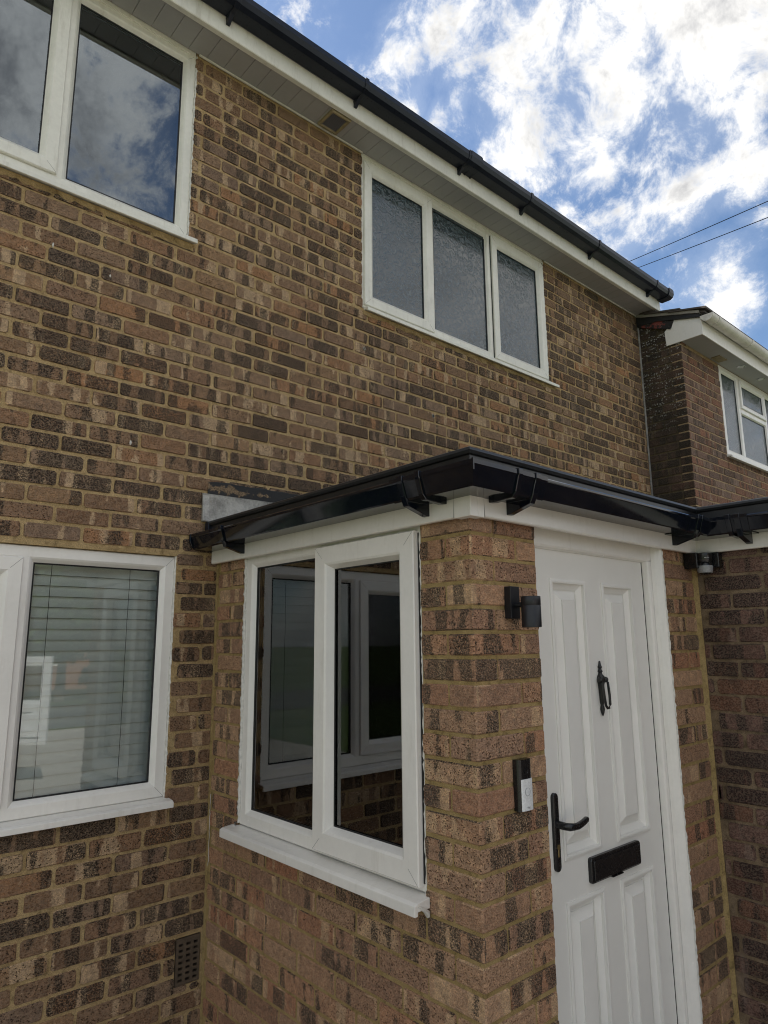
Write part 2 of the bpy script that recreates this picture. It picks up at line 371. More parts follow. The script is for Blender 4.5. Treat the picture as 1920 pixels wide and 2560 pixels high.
def slab(P, u0, u1, v0, v1, holes, n0, n1):
    mb = MB(); us = sorted({u0, u1, *[h[0] for h in holes], *[h[1] for h in holes]}); vs = sorted({v0, v1, *[h[2] for h in holes], *[h[3] for h in holes]})
    us = [u for u in us if u0 <= u <= u1]; vs = [v for v in vs if v0 <= v <= v1]
    nu, nv = len(us)-1, len(vs)-1
    solid = [[not any(h[0] <= (us[i]+us[i+1])/2 <= h[1] and h[2] <= (vs[j]+vs[j+1])/2 <= h[3] for h in holes) for j in range(nv)] for i in range(nu)]
    ok = lambda i, j: 0 <= i < nu and 0 <= j < nv and solid[i][j]
    for i in range(nu):
        for j in range(nv):
            if not solid[i][j]: continue
            a, b, c, d = us[i], us[i+1], vs[j], vs[j+1]
            q = lambda *pts: mb.add([P(*p) for p in pts], [(0, 1, 2, 3)])
            q((a,c,n1),(b,c,n1),(b,d,n1),(a,d,n1)); q((a,c,n0),(a,d,n0),(b,d,n0),(b,c,n0))
            if not ok(i-1, j): q((a,c,n0),(a,c,n1),(a,d,n1),(a,d,n0))
            if not ok(i+1, j): q((b,c,n1),(b,c,n0),(b,d,n0),(b,d,n1))
            if not ok(i, j-1): q((a,c,n0),(b,c,n0),(b,c,n1),(a,c,n1))
            if not ok(i, j+1): q((a,d,n1),(b,d,n1),(b,d,n0),(a,d,n0))
    return mb

# ------------------------------------------------------------------ bricks
BR = {}
def brick_data(L, H, var, rough=1.0, deep=.06):
    """front at y = 0 looking to -y, body running back; 8-point outline with worn corners"""
    key = (round(L, 3), round(H, 3), var, rough, deep)
    if key in BR: return BR[key]
    rr = random.Random(hash((key[0]*1000, key[1]*1000, var)) & 0xffff); j = lambda a: rr.uniform(-a, a)*rough
    def outline(inset, y):
        a, b = L/2-inset, H/2-inset; c = rr.uniform(.003, .008)*rough
        pts = [(-a+c, -b), (a-c, -b), (a, -b+c), (a, b-c), (a-c, b), (-a+c, b), (-a, b-c), (-a, -b+c)]
        return [(px+j(.0013), y, pz+j(.0013)) for px, pz in pts]
    loops = [outline(.0025, 0), outline(0, .004), outline(0, deep)]
    n = 8; vs = [p for l in loops for p in l]; fs = [tuple(range(n))]
    for i in range(2):
        for k in range(n): fs.append((i*n+k, (i+1)*n+k, (i+1)*n+(k+1) % n, i*n+(k+1) % n))
    BR[key] = (vs, fs); return BR[key]
def corner_data(LX, LY, H, var):
    """corner brick: exposed on its -x and -y faces, outer arris at the origin corner"""
    rr = random.Random(var*77+int(LX*1000)); lo = []
    for z, ins in ((-H/2, .004), (-H/2+.004, 0), (H/2-.004, 0), (H/2, .004)):
        c = .004
        pts = [(c+ins, ins), (LX-ins, ins), (LX-ins, LY-ins), (ins, LY-ins), (ins, c+ins)]
        lo.append([(x+rr.uniform(-.001, .001), y+rr.uniform(-.001, .001), z) for x, y in pts])
    n = 5; vs = [p for l in lo for p in l]; fs = [tuple(range(n))[::-1], tuple(3*n+i for i in range(n))]
    for i in range(3):
        for k in range(n): fs.append((i*n+k, i*n+(k+1) % n, (i+1)*n+(k+1) % n, (i+1)*n+k))
    return vs, fs
def uv_mesh(name, vs, fs, mat, uvs=None):
    me = bpy.data.meshes.new(name); me.from_pydata(vs, [], fs); me.update()
    ul = me.uv_layers.new(name='UVMap')
    if uvs is None:
        for p in me.polygons:
            for li in p.loop_indices:
                v = me.vertices[me.loops[li].vertex_index].co; nrm = p.normal
                if abs(nrm.x) > abs(nrm.y) and abs(nrm.x) > abs(nrm.z): ul.data[li].uv = (v.y+.31, v.z)
                elif abs(nrm.z) > abs(nrm.y): ul.data[li].uv = (v.x, v.y+.2)
                else: ul.data[li].uv = (v.x, v.z)
    else:
        for i, l in enumerate(me.loops): ul.data[i].uv = uvs[l.vertex_index]
    me.materials.append(mat); return me
BM = {}
def area_px(P, u0, u1, v0, v1):
    q = [project(P(*p, 0)) for p in ((u0, v0), (u1, v0), (u1, v1), (u0, v1))]
    if any(x is None for x in q): return 0
    cx = sum(x for x, _ in q)/4; cy = sum(y for _, y in q)/4
    if not (-60 < cx < 1980 and -40 < cy < 2600): return 0
    return abs(sum(q[i][0]*q[(i+1) % 4][1]-q[(i+1) % 4][0]*q[i][1] for i in range(4)))/2
def clip(r, holes):
    """cut rectangle r by holes"""
    out = [r]
    for h in holes:
        nx = []
        for a, b, c, d in out:
            if h[1] <= a or h[0] >= b or h[3] <= c or h[2] >= d: nx.append((a, b, c, d)); continue
            if h[2] <= c+.030 and h[3] >= d-.030:           # spans the course: cut along its length
                zc = max(c, min(d, h[3])) if h[3] < d-.012 else None
                if a < h[0]-.02: nx.append((a, h[0], c, d))
                if b > h[1]+.02: nx.append((h[1], b, c, d))
                if h[3] < d-.02: nx.append((max(a, h[0]), min(b, h[1]), h[3], d))
                elif h[2] > c+.02: nx.append((max(a, h[0]), min(b, h[1]), c, h[2]))
            elif h[3] >= d: nx.append((a, b, c, h[2]))      # hole takes the top
            elif h[2] <= c: nx.append((a, b, h[3], d))
            else: nx.append((a, b, c, d))
        out = nx
    return [q for q in out if q[1]-q[0] > .022 and q[3]-q[2] > .012]
def lay(wall, P, rot, rects, mat, limit=300, proud=0.0, jit=1.0, rough=1.0, hide=None, vars_=6):
    """rects: (u0,u1,v0,v1) of every brick. The largest in the picture become objects, the rest one joined part"""
    items = sorted(((area_px(P, *r) if not (hide and hide(r)) else 0, i, r) for i, r in enumerate(rects)), reverse=True)
    single = [x for x in items if x[0] > 30][:limit]; ids = {x[1] for x in single}
    rest = [r for i, r in enumerate(rects) if i not in ids]
    Rm = Matrix.Rotation(rot, 4, 'Z'); cnt = 0
    def where(r):
        u = (r[0]+r[1])/2+rng.uniform(-.0015, .0015)*jit; v = (r[2]+r[3])/2+rng.uniform(-.0012, .0012)*jit
        return Vector(P(u, v, proud+rng.uniform(-.0016, .0012)*jit))
    for _, i, r in single:
        L = round((r[1]-r[0])/.005)*.005; H = round((r[3]-r[2])/.003)*.003; var = rng.randrange(vars_)
        k = (L, H, var, mat.name, rough)
        if k not in BM: BM[k] = uv_mesh('brick', *brick_data(L, H, var, rough), mat)
        o = bpy.data.objects.new('brick', BM[k]); C.objects.link(o)
        o.location = where(r)+Vector((0, 0, ZO)); o.rotation_euler = (0, rng.uniform(-.004, .004)*jit, rot)
        o.parent = wall; o.matrix_parent_inverse = Matrix.Translation(-WL[wall.name])
    if rest:
        vs, fs, uvs = [], [], []
        for r in rest:
            v, f = brick_data(round((r[1]-r[0])/.005)*.005, round((r[3]-r[2])/.003)*.003, rng.randrange(vars_), rough)
            w = where(r); b = len(vs)
            for p in v:
                vs.append(tuple(w+Rm @ Vector(p))); uvs.append((p[0]+p[1], p[2]))
            fs += [tuple(i+b for i in q) for q in f]
        c = Vector(vs[0]); me = uv_mesh('brick_courses', [tuple(Vector(v)-c) for v in vs], fs, mat, uvs)
        o = bpy.data.objects.new('brick_courses', me); C.objects.link(o); o.location = c+Vector((0, 0, ZO)); o['kind'] = 'stuff'
        setpar(o, wall)
def courses(joints, u0, u1, pitch, phases, gap, holes, vjit=.002, ujit=.004):
    out = []
    for k in range(len(joints)-1):
        z0, z1 = joints[k]+gap/2, joints[k+1]-gap/2; ph = phases[k % 2]
        i0 = math.floor((u0-ph)/pitch)-1; u = ph+i0*pitch
        edges = []
        while u < u1+pitch: edges.append(u+rng.uniform(-ujit, ujit)); u += pitch
        for a, b in zip(edges, edges[1:]):
            a2, b2 = max(a+gap/2, u0), min(b-gap/2, u1)
            if b2-a2 < .022: continue
            out += clip((a2, b2, z0+rng.uniform(-.0012, .0012), z1+rng.uniform(-.0012, .0012)), holes)
    return out

# ------------------------------------------------------------------ windows
FR = [(0, 0), (0, .028), (.004, .032), (.044, .032), (.052, .027), (.066, .012), (.066, 0)]          # outer frame section
def sashprof(w=.062, h=.024): return [(0, 0), (0, h-.004), (.003, h), (w-.022, h), (w-.014, h-.005), (w, .006), (w, 0)]
def rectframe(P, name, u0, u1, v0, v1, n, prof, mat, parent, bev=0):
    Q = lambda u, v, k: P(u, v, n+k)
    o = MB().ring(Q, u0, u1, v0, v1, prof).build(name, mat, parent)
    h = max(p[1] for p in prof); welds(P, u0, u1, v0, v1, .045, n+h, o if False else parent)
    return o
def welds(P, u0, u1, v0, v1, w, n, parent):
    m = MB(); q = .0007
    for a, b, su, sv in ((u0, v0, 1, 1), (u1, v0, -1, 1), (u1, v1, -1, -1), (u0, v1, 1, -1)):
        m.tube([P(a+su*.004, b+sv*.004, n), P(a+su*w, b+sv*w, n)], q, 4)
    return m.build('weld_line', SEAMG, parent)
def pane(P, u0, u1, v0, v1, n, mat, parent, name='pane', th=.006):
    return MB().pbox(P, u0, u1, v0, v1, n-th, n).build(name, mat, parent)
def gasket(P, u0, u1, v0, v1, n, parent):
    Q = lambda u, v, k: P(u, v, n+k)
    return MB().ring(Q, u0, u1, v0, v1, [(0, 0), (0, .005), (.006, .003), (.006, 0)]).build('gasket', GASK, parent)
def bead(P, pts, r, parent, seed=1, name='sealant', jit=.0022):
    rr = random.Random(seed); path = []
    for (a, b) in zip(pts, pts[1:]):
        n = max(2, int(math.dist(a, b)/.012))
        for i in range(n):
            f = i/n; path.append(P(a[0]+(b[0]-a[0])*f+rr.uniform(-jit, jit), a[1]+(b[1]-a[1])*f, a[2]+(b[2]-a[2])*f+rr.uniform(-jit, jit)*.5))
    path.append(P(*pts[-1]))
    return MB().tube(path, [r*rr.uniform(.6, 1.35) for _ in path], 6).build(name, SEAL, parent, smooth=True)
def sill(P, u0, u1, v, n0, n1, parent, th=.028, mat=None, drip=.012):
    prof = [(n0, v), (n1-.012, v-.012), (n1, v-.018), (n1, v-.018-th), (n1-.014, v-.018-th), (n1-.014, v-.018-th+drip), (n0, v-.018-th+drip)]
    return MB().loft([[P(u0, z, n) for n, z in prof], [P(u1, z, n) for n, z in prof]]).build('sill', mat or WHITE, parent, bevel=.002)

# ================================================================== ground
def ground_mat(name, c1, c2, sc):
    m, t, out = newmat(name); p = worldco(t)
    n = t.noise(p, sc, 6, .6); g = t.noise(p, sc*30, 3, .7)
    c = t.mix(t.mr(t.math('ADD', t.math('MULTIPLY', n, .6), t.math('MULTIPLY', g, .4)), .35, .65), c1, c2)
    pbsdf(t, out, c, .95, g, .5, .006, Specular_IOR_Level=.2); return m
G = -ZO
gm = ground_mat('lawn', (.045, .075, .02), (.085, .12, .035), .8)
o = MB().add([(-400, -400, G-.012), (400, -400, G-.012), (400, 400, G-.012), (-400, 400, G-.012)], [(0, 1, 2, 3)]).build('ground', gm); o['kind'] = 'structure'
o = MB().add([(-6, -12, G-.004), (9, -12, G-.004), (9, D, G-.004), (-6, D, G-.004)], [(0, 1, 2, 3)]).build('driveway', ground_mat('paving', (.30, .27, .235), (.42, .385, .34), 2.5)); o['kind'] = 'structure'
o = MB().add([(-200, -19, G-.006), (200, -19, G-.006), (200, -12.4, G-.006), (-200, -12.4, G-.006)], [(0, 1, 2, 3)]).build('road', ground_mat('asphalt', (.05, .05, .05), (.075, .073, .07), 3)); o['kind'] = 'structure'

# ================================================================== main house
house = thing('brick_house', (.4, D, G), 'brown brick house with white windows and black eaves gutter behind the flat-roofed porch', 'house')
HL = (-1.68, -.205, -1.06, -.005); HU = (-1.62, -.228, 1.585, 2.668); HM = (.905, 2.832, 1.605, 2.668)
AIRB = (-.128, -.012, -1.812, -1.625)
mj = [.166+.0755*k for k in range(-2, 35)]; mj = [z for z in mj if z < 2.70]
low = [-.2565-.0755*k for k in range(0, 27)]
joints = sorted([z for z in low if z > G-.02]+[-.183, -.115, -.05]+mj)
dn = lambda h, q=.03: (h[0], h[1], h[2]-q, h[3])
holes = [dn(HL), dn(HU, .02), dn(HM, .02), AIRB, (.0, 4.4, -3, .12)]
wall = slab(PM, -4.2, NX+.002, G, 2.69, [HL, HU[:3]+(2.685,), HM[:3]+(2.685,), AIRB], -.11, -.0045).build('wall', MM_MAIN, house)
k0 = min(range(len(joints)), key=lambda i: abs(joints[i]-.2415))
rects = []
for k in range(len(joints)-1):
    ph = -.746 if (k-k0) % 2 == 0 else -.863
    rects += courses([joints[k], joints[k+1]], -4.2, NX-.004, .2265, [ph, ph], .013, holes)
lay(wall, PM, 0, rects, MB_MAIN, 300, 0.0005, 1.5, 1.5)

def window(P, parent, mat_f, name='window'):
    """an empty part that carries frame, panes and sill"""
    return None
# ---- lower left window
def casement_pair(parent, u0, u1, v0, v1, n, gl, split, sash_left, gmat, roommat, sill_n, sill_u1):
    f = MB(); Q = lambda u, v, k: PM(u, v, n+k); f.ring(Q, u0, u1, v0, v1, FR)
    w = f.build('window', WHITE if v1 < 1 else WHITE2, parent); fm = WHITE if v1 < 1 else WHITE2
    mp = [(-.034, 0), (-.034, .012), (-.020, .027), (-.012, .032), (.030, .032), (.030, 0)]
    MB().loft([[PM(split-a, v, n+b) for a, b in mp] for v in (v0+.045, v1-.045)]).build('mullion', fm, w)
    s0, s1, b0, b1 = u0+.050, split+(-.012 if sash_left else 0), v0+.050, v1-.050
    rectframe(PM, 'sash', s0, s1, b0, b1, n+.022, sashprof(.074), fm, w)
    pane(PM, s0+.07, s1-.07, b0+.07, b1-.07, n+.018, gmat, w); gasket(PM, s0+.072, s1-.072, b0+.072, b1-.072, n+.020, w)
    pane(PM, split+.030, u1-.062, v0+.062, v1-.062, n+.010, gmat, w); gasket(PM, split+.033, u1-.065, v0+.065, v1-.065, n+.0095, w)
    welds(PM, u0, u1, v0, v1, .044, n+.032, w)
    sill(PM, u0-.01, sill_u1, v0+.004, n-.02, sill_n, w, .022, fm)
    return w
wl = casement_pair(house, HL[0], HL[1], HL[2]+.012, HL[3]-.002, -.050, 0, -.832, True, GLASS, ROOM, .052, -.190)
wu = casement_pair(house, HU[0], HU[1], HU[2]+.012, HU[3]-.002, -.042, 0, -.842, True, GLASSUP, ROOM, .040, -.196)
bead(PM, [(HL[1]-.001, HL[2]+.01, -.012), (HL[1]-.001, HL[3], -.012)], .0065, wl, 3)
bead(PM, [(HU[1]-.001, HU[2]+.01, -.006), (HU[1]-.001, HU[3]-.01, -.006)], .005, wu, 4)
# mortar packed unevenly under the upstairs sills
def packing(u0, u1, z, n, parent, seed):
    rr = random.Random(seed); us = [u0+(u1-u0)*i/60 for i in range(61)]; loops = []
    for u in us: loops.append([PM(u, z, 0), PM(u, z, n), PM(u, z-.012-rr.uniform(0, .012), n-.008-rr.uniform(0, .01)), PM(u, z-.022-rr.uniform(0, .008), -.002)])
    return MB().loft(loops).build('mortar_packing', MM_MAIN, parent)
packing(HU[0], -.20, HU[2]-.022, .016, wu, 5)
# ---- middle upstairs window: casement, fixed light, casement
n = -.040; u0, u1, v0, v1 = HM[0]+.002, HM[1]-.004, HM[2]+.012, HM[3]-.002
wm = MB().ring(lambda u, v, k: PM(u, v, n+k), u0, u1, v0, v1, FR).build('window', WHITE2, house)
for c in (1.528, 2.150):
    mp = [(-.034, 0), (-.034, .012), (-.024, .027), (-.018, .032), (.018, .032), (.024, .027), (.034, .012), (.034, 0)]
    MB().loft([[PM(c+a, v, n+b) for a, b in mp] for v in (v0+.045, v1-.045)]).build('mullion', WHITE2, wm)
for s0, s1 in ((u0+.012, 1.528), (2.168, u1-.012)):
    rectframe(PM, 'sash', s0, s1, v0+.014, v1-.040, n+.024, sashprof(.078), WHITE2, wm)
    pane(PM, s0+.074, s1-.074, v0+.088, v1-.114, n+.020, FROST, wm); gasket(PM, s0+.076, s1-.076, v0+.090, v1-.116, n+.022, wm)
pane(PM, 1.528+.024, 2.150-.024, v0+.03, v1-.06, n+.010, FROST, wm); gasket(PM, 1.528+.035, 2.150-.035, v0+.05, v1-.085, n+.012, wm)
MB().pbox(PM, 2.158, 2.1675, v0+.02, v1-.045, n+.033, n+.0345).build('gasket', GASK, wm)
sill(PM, u0+.012, 2.915, v0+.004, n-.02, .036, wm, .022, WHITE2)
packing(u0, 2.90, v0-.034, .014, wm, 9)
bead(PM, [(u0-.001, v0, -.006), (u0-.001, v1, -.006)], .005, wm, 6); bead(PM, [(u1+.004, v0, -.006), (u1+.004, v1, -.006)], .005, wm, 7)
for h_, w_ in ((HU, wu), (HM, wm)): MB().pbox(PM, h_[0]+.004, h_[1]-.006, h_[3]-.016, h_[3]+.012, -.040, -.003).build('head_trim', WHITE2, w_, bevel=.002)
# rooms behind the glass
def room(P, u0, u1, v0, v1, n, depth, mat, parent, skip=''):
    a, b = n, n-depth
    c = [P(u0, v0, a), P(u1, v0, a), P(u1, v1, a), P(u0, v1, a), P(u0, v0, b), P(u1, v0, b), P(u1, v1, b), P(u0, v1, b)]
    return MB().add(c, [(4, 5, 6, 7), (0, 1, 5, 4), (3, 7, 6, 2), (0, 4, 7, 3), (1, 2, 6, 5)]).build('room', mat, parent)
room(PM, -3.2, -.08, -2.1, .24, -.115, 3.2, ROOM, house)
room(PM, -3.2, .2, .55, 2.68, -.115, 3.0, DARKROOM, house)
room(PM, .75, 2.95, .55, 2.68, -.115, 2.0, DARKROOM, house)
# ---- air brick, screw plug, drill hole
ab = slab(PM, AIRB[0]+.004, AIRB[1]-.004, AIRB[2]+.004, AIRB[3]-.004,
          [(AIRB[0]+.016+i*.0335, AIRB[0]+.016+i*.0335+.020, AIRB[2]+.016+j*.0225, AIRB[2]+.016+j*.0225+.011) for i in range(3) for j in range(7)], -.05, -.002).build('air_brick', CLAY, house)
MB().pbox(PM, AIRB[0], AIRB[1], AIRB[2], AIRB[3], -.06, -.05).build('backing', GASK, ab)
MB().lathe(PM(.916, 1.34, -.004), (0, -1, 0), [(.012, 0), (.012, .008), (.009, .010), (.006, .010), (.006, .004)], 12).build('wall_plug', CONC, house)
MB().lathe(PM(1.501, 1.044, -.004), (0, -1, 0), [(.013, 0), (.013, .0045), (.011, .006)], 12).build('cable_hole_sleeve', CONC, house)
MB().lathe(PM(1.501, 1.044, .0015), (0, -1, 0), [(.009, 0), (.009, .0012)], 12).build('cable_hole', GASK, house)

rf = random.Random(31)
for u, v, r_ in ((-.842, 1.308, .014), (-.594, 1.253, .010), (-.453, .492, .012), (3.792, 1.053, .010), (2.28, 1.43, .008), (1.93, 1.27, .006)):
    pts = [(u+r_*rf.uniform(.3, 1)*math.cos(a_)*.6, v+r_*rf.uniform(.5, 1.2)*math.sin(a_)) for a_ in [math.pi*2*q/9 for q in range(9)]]
    MB().loft([[PM(a_, b_, -.001) for a_, b_ in pts], [PM(u+(a_-u)*.7, v+(b_-v)*.7, .0035) for a_, b_ in pts]]).build('paint_fleck', SEAL, house)
# ---- eaves
FY = 1.385; SZ = 2.672
sof = MB().box(-4.2, 4.385, FY+.006, D-.001, SZ+.012, SZ+.022).build('soffit', SOFF, house)
board = None; x = -4.2
while x < 4.36:
    w = min(.0985, 4.383-x)
    if board is None or w < .098:
        ob = MB().box(x, x+w, FY+.012, D-.003, SZ, SZ+.011).build('soffit_board', SOFF, sof, bevel=.0016); board = board or ob
    else:
        ob = board.copy(); C.objects.link(ob); ob.location = board.location+Vector((x+4.2, 0, 0)); WL[ob.name] = Vector(ob.location)
    x += .1005
MB().box(-.222, .902, D-.014, D-.002, SZ-.010, SZ-.001).build('eaves_bead', WHITE2, house, bevel=.003)
MB().box(2.84, 4.355, D-.014, D-.002, SZ-.010, SZ-.001).build('eaves_bead', WHITE2, house, bevel=.003)
fp = [(0, SZ-.004), (-.004, SZ-.008), (-.030, SZ-.008), (-.030, SZ), (-.012, SZ), (-.012, 2.86), (0, 2.86)]
fas = MB().loft([[(X, FY-a, z) for a, z in fp] for X in (-4.2, 4.405)]).build('fascia', WHITE2, house)
MB().box(4.385, 4.403, FY+.012, D+.6, SZ-.006, 2.80).build('gable_box_end', WHITE2, house, bevel=.002)
def gutter_profile(z0, h=.068, w=.112, t=.003, lip=.010):
    out = [(0, z0+h), (0, z0+.006), (.008, z0), (w*.70, z0), (w*.90, z0+.014), (w, z0+h*.55), (w, z0+h), (w-lip, z0+h)]
    inn = [(w-lip, z0+h-.004), (w-t, z0+h-.005), (w-t, z0+h*.57), (w*.90-.003, z0+.017), (w*.69, z0+t), (.010, z0+t), (t, z0+.009), (t, z0+h)]
    return out+inn
GZ = 2.765
gp = gutter_profile(GZ, .072, .118)
gut = MB().loft([[(X, FY-.001-a, z) for a, z in gp] for X in (-4.2, 4.43)]).build('gutter', BLKW, house)
cap = [(0, GZ+.076), (0, GZ-.003), (.085, GZ-.003), (.110, GZ+.012), (.122, GZ+.038), (.122, GZ+.076)]
MB().loft([[(X, FY-.001-a, z) for a, z in cap] for X in (4.428, 4.452)]).build('stop_end', BLKW, gut, bevel=.003)
sl = [(a*1.03, z+(.002 if z > GZ+.03 else -.003)) for a, z in cap]
def eaves_bracket(x, w=.026, parent=gut, wedge=True):
    strap = [(0, GZ-.012), (.060, GZ-.005), (.086, GZ-.004), (.111, GZ+.012), (.1225, GZ+.038), (.1225, GZ+.078), (.106, GZ+.078), (.106, GZ+.074), (.118, GZ+.070), (.118, GZ+.04), (.106, GZ+.014), (.084, GZ), (0, GZ)]
    m = MB().loft([[(X, FY-.001-a, z) for a, z in strap] for X in (x-w/2, x+w/2)])
    if wedge: m.loft([[(X, FY-.001-a, z) for a, z in [(0, GZ), (0, GZ-.042), (.012, GZ-.042), (.05, GZ-.004)]] for X in (x-w*.4, x+w*.4)])
    return m.build('gutter_bracket', BLKW, parent, bevel=.0015)
for x in (-2.9, -1.95, -1.02, -.17, .673, 1.58, 2.261, 3.182, 4.152): eaves_bracket(x)
for x in (1.64, 1.695): eaves_bracket(x, .014, wedge=False)
MB().loft([[(X, FY-.001-a, z) for a, z in sl] for X in (1.585, 1.69)]).build('gutter_union', BLKW, gut)
MB().loft([[(X, FY-.001-a, z) for a, z in sl] for X in (4.36, 4.432)]).build('gutter_union', BLKW, gut)
# ---- main roof: slab with an eaves course of tiles
def roofslab(x0, x1, y0, z0, pitch, run, th, name, parent):
    dz = math.tan(R(pitch))*run
    return MB().loft([[(X, y0, z0), (X, y0+run, z0+dz), (X, y0+run, z0+dz-th), (X, y0, z0-th)] for X in (x0, x1)]).build(name, TILE, parent)
roof = roofslab(-4.3, 4.36, FY-.02, 2.858, 34, 4.2, .05, 'roof', house)
tile0 = None; pr = R(34)
for r_ in range(4):
    for i in range(27):
        x = 4.40-.33*(i+1)+(.165 if r_ % 2 else 0)
        if x > 4.25: continue
        y = FY-.055+r_*.27*math.cos(pr); z = 2.862+(y-(FY-.02))*math.tan(pr)+.002
        if tile0 is None:
            m = MB().box(0, .326, 0, .35, 0, .016); o = m.build('roof_tile', TILE, roof, bevel=.003, origin=(0, 0, 0), seg=1); tile0 = o
        else: o = tile0.copy(); C.objects.link(o)
        o.location = Vector((x, y, z+ZO)); o.rotation_euler = (R(34-3), 0, rng.uniform(-.006, .006)); WL[o.name] = Vector(o.location)
# ---- soffit vent
c = (.607, 1.497)
vt = MB()
vt.ring(lambda u, v, k: (u, v, SZ-k), c[0]-.07, c[0]+.07, c[1]-.075, c[1]+.075, [(0, 0), (0, .014), (.004, .018), (.014, .018), (.018, .010), (.018, 0)])
vent = vt.build('soffit_vent', TAN, house)
MB().box(c[0]-.056, c[0]+.056, c[1]-.061, c[1]+.061, SZ-.003, SZ-.0005).build('backing', GASK, vent)
for i in range(13):
    y = c[1]-.054+i*.009
    MB().box(c[0]-.054, c[0]+.054, y-.0028, y+.0028, SZ-.0085, SZ-.0065).build('louvre', LOUV, vent)

# ================================================================== porch
porch = thing('brick_porch', (.75, .8, G), 'flat-roofed tan brick porch with black square gutter and a white panelled door', 'porch')
HW = (.222, 1.342, -1.150, -.005); HD = (.3275, 1.207, -2.07, -.005)
sw = slab(PS, .098, D, G, .10, [HW], -.10, -.0048).build('side_wall', MM_PORCH, porch)
fw = slab(PF, .0048, GX, G, .10, [HD], -.098, -.0048).build('front_wall', MM_PORCH, porch)
g = .0115; fr_, sr_ = [], []
k = 0
while -.075*k > G:
    k += 1; z1, z0 = -.075*(k-1)-g/2, max(-.075*k+g/2, G); odd = k % 2
    if z1-z0 < .03: break
    if -.075*k < .02:
        LX, LY = (.1025, .215) if odd else (.215, .1025)
        me = uv_mesh('brick', *corner_data(LX, LY, z1-z0, k), MB_PORCH); o = bpy.data.objects.new('brick', me); C.objects.link(o)
        o.location = (rng.uniform(-.001, .001), rng.uniform(-.001, .001), (z0+z1)/2+ZO); o.parent = fw; o.matrix_parent_inverse = Matrix.Translation(-WL[fw.name])
    j = lambda a=.003: rng.uniform(-a, a)
    # front: left pier, right pier
    fr_.append((.1125, .3275, z0, z1) if odd else (.225, .3275, z0, z1))
    if odd: c_ = 1.38+j(.006); fr_ += [(1.212, c_-g/2, z0, z1), (c_+g/2, 1.484, z0, z1)]
    else: fr_.append((1.212, 1.482+j(), z0, z1))
    # side
    e = .22 if odd else .1075
    while e < D-.03:
        a, b = e+g/2+j(.0015), min(e+.225-g/2, D-.012)+j(.0015); e += .225
        sr_ += clip((a, b, z0+j(.0008), z1+j(.0008)), [(HW[0], HW[1], HW[2]-.03, HW[3])])
lay(fw, PF, 0, fr_, MB_PORCH, 300, 0, .7, .8); lay(sw, PS, R(-90), sr_, MB_PORCH, 300, 0, .7, .8)
# joint between the old wall and the porch, and against the garage
MB().box(-.004, .010, D-.016, D+.002, G, -.03).build('corner_joint', MM_PORCH, porch)
MB().loft([[(GX-.020-.008*t_, .004, z), (GX+.002, .004, z), (GX+.002, -.010-.004*t_, z)] for z, t_ in ((G, 0), (-1.6, .6), (-1.1, 0), (-.6, 1), (-.03, .5))]).build('corner_fillet', MM_PORCH, porch)
crack = [(-.0015, D-.018+rng.uniform(-.003, .003), -1.06-.012*i) for i in range(26)]
MB().tube(crack, .0012, 5).build('loose_string', SEAL, porch)
# ---- side window
pw = MB().ring(lambda u, v, k: PS(u, v, -.040+k), HW[0]+.003, HW[1]-.004, HW[2]+.004, HW[3]-.002, FR).build('window', WHITE, porch)
MB().loft([[PS(.782+a, v, -.040+b) for a, b in [(-.03, 0), (-.03, .032), (.012, .032), (.018, .027), (.030, .012), (.030, 0)]] for v in (HW[2]+.05, HW[3]-.05)]).build('mullion', WHITE, pw)
pane(PS, .808, HW[1]-.062, HW[2]+.062, HW[3]-.062, -.030, GLASSP, pw); gasket(PS, .810, HW[1]-.068, HW[2]+.068, HW[3]-.066, -.030, pw)
gasket(PS, .812, HW[1]-.078, HW[2]+.078, HW[3]-.076, -.062, pw)
rectframe(PS, 'sash', .234, .782, HW[2]+.022, HW[3]-.036, -.020, sashprof(.086, .038), WHITE, pw)
pane(PS, .31, .70, HW[2]+.10, HW[3]-.115, -.022, GLASSP, pw); gasket(PS, .318, .698, HW[2]+.106, HW[3]-.120, -.019, pw); gasket(PS, .326, .690, HW[2]+.114, HW[3]-.128, -.042, pw)
MB().pbox(PS, .2285, .2345, HW[2]+.03, HW[3]-.042, -.020, -.004).build('gasket', GASK, pw)
sill(PS, .206, 1.378, HW[2]+.006, -.06, .062, pw, .030)
MB().tube([PS(.640, -.50, -.075), PS(.628, -.505, -.10), PS(.612, -.53, -.105), PS(.608, -.58, -.105), PS(.614, -.65, -.103)], [.011, .011, .011, .010, .007], 10).build('window_handle', WHITE, pw, smooth=True)
bead(PS, [(HW[1]-.003, HW[2]+.01, -.006), (HW[1]-.003, HW[3], -.006)], .0075, pw, 12, jit=.0025)
bead(PS, [(HW[0]+.002, HW[2]-.0, -.008), (HW[0]+.002, HW[3], -.008)], .0045, pw, 13, jit=.0014)
MB().tube([PS(.209, HW[2]-.012, .050), PS(.207, HW[2]-.03, .02), PS(.208, HW[2]-.042, .008), PS(.209, HW[2]-.052, .004)], [.004, .007, .009, .006], 7).build('sealant', SEAL, pw, smooth=True)
MB().tube([PS(1.352, HW[2]+.012, .002), PS(1.350, HW[2]-.004, .006), PS(1.352, HW[2]-.008, .02)], [.008, .010, .005], 7).build('sealant', SEAL, pw, smooth=True)
MB().pbox(PS, HW[0]+.003, HW[1]-.003, HW[3]-.008, HW[3]-.0012, -.0995, -.0405).pbox(PS, HW[1]-.009, HW[1]-.0012, HW[2]+.002, HW[3]-.0085, -.0995, -.0405).pbox(PS, HW[0]+.003, HW[1]-.010, HW[2]+.002, HW[2]+.009, -.0995, -.0405).build('reveal_lining', WHITE, pw)
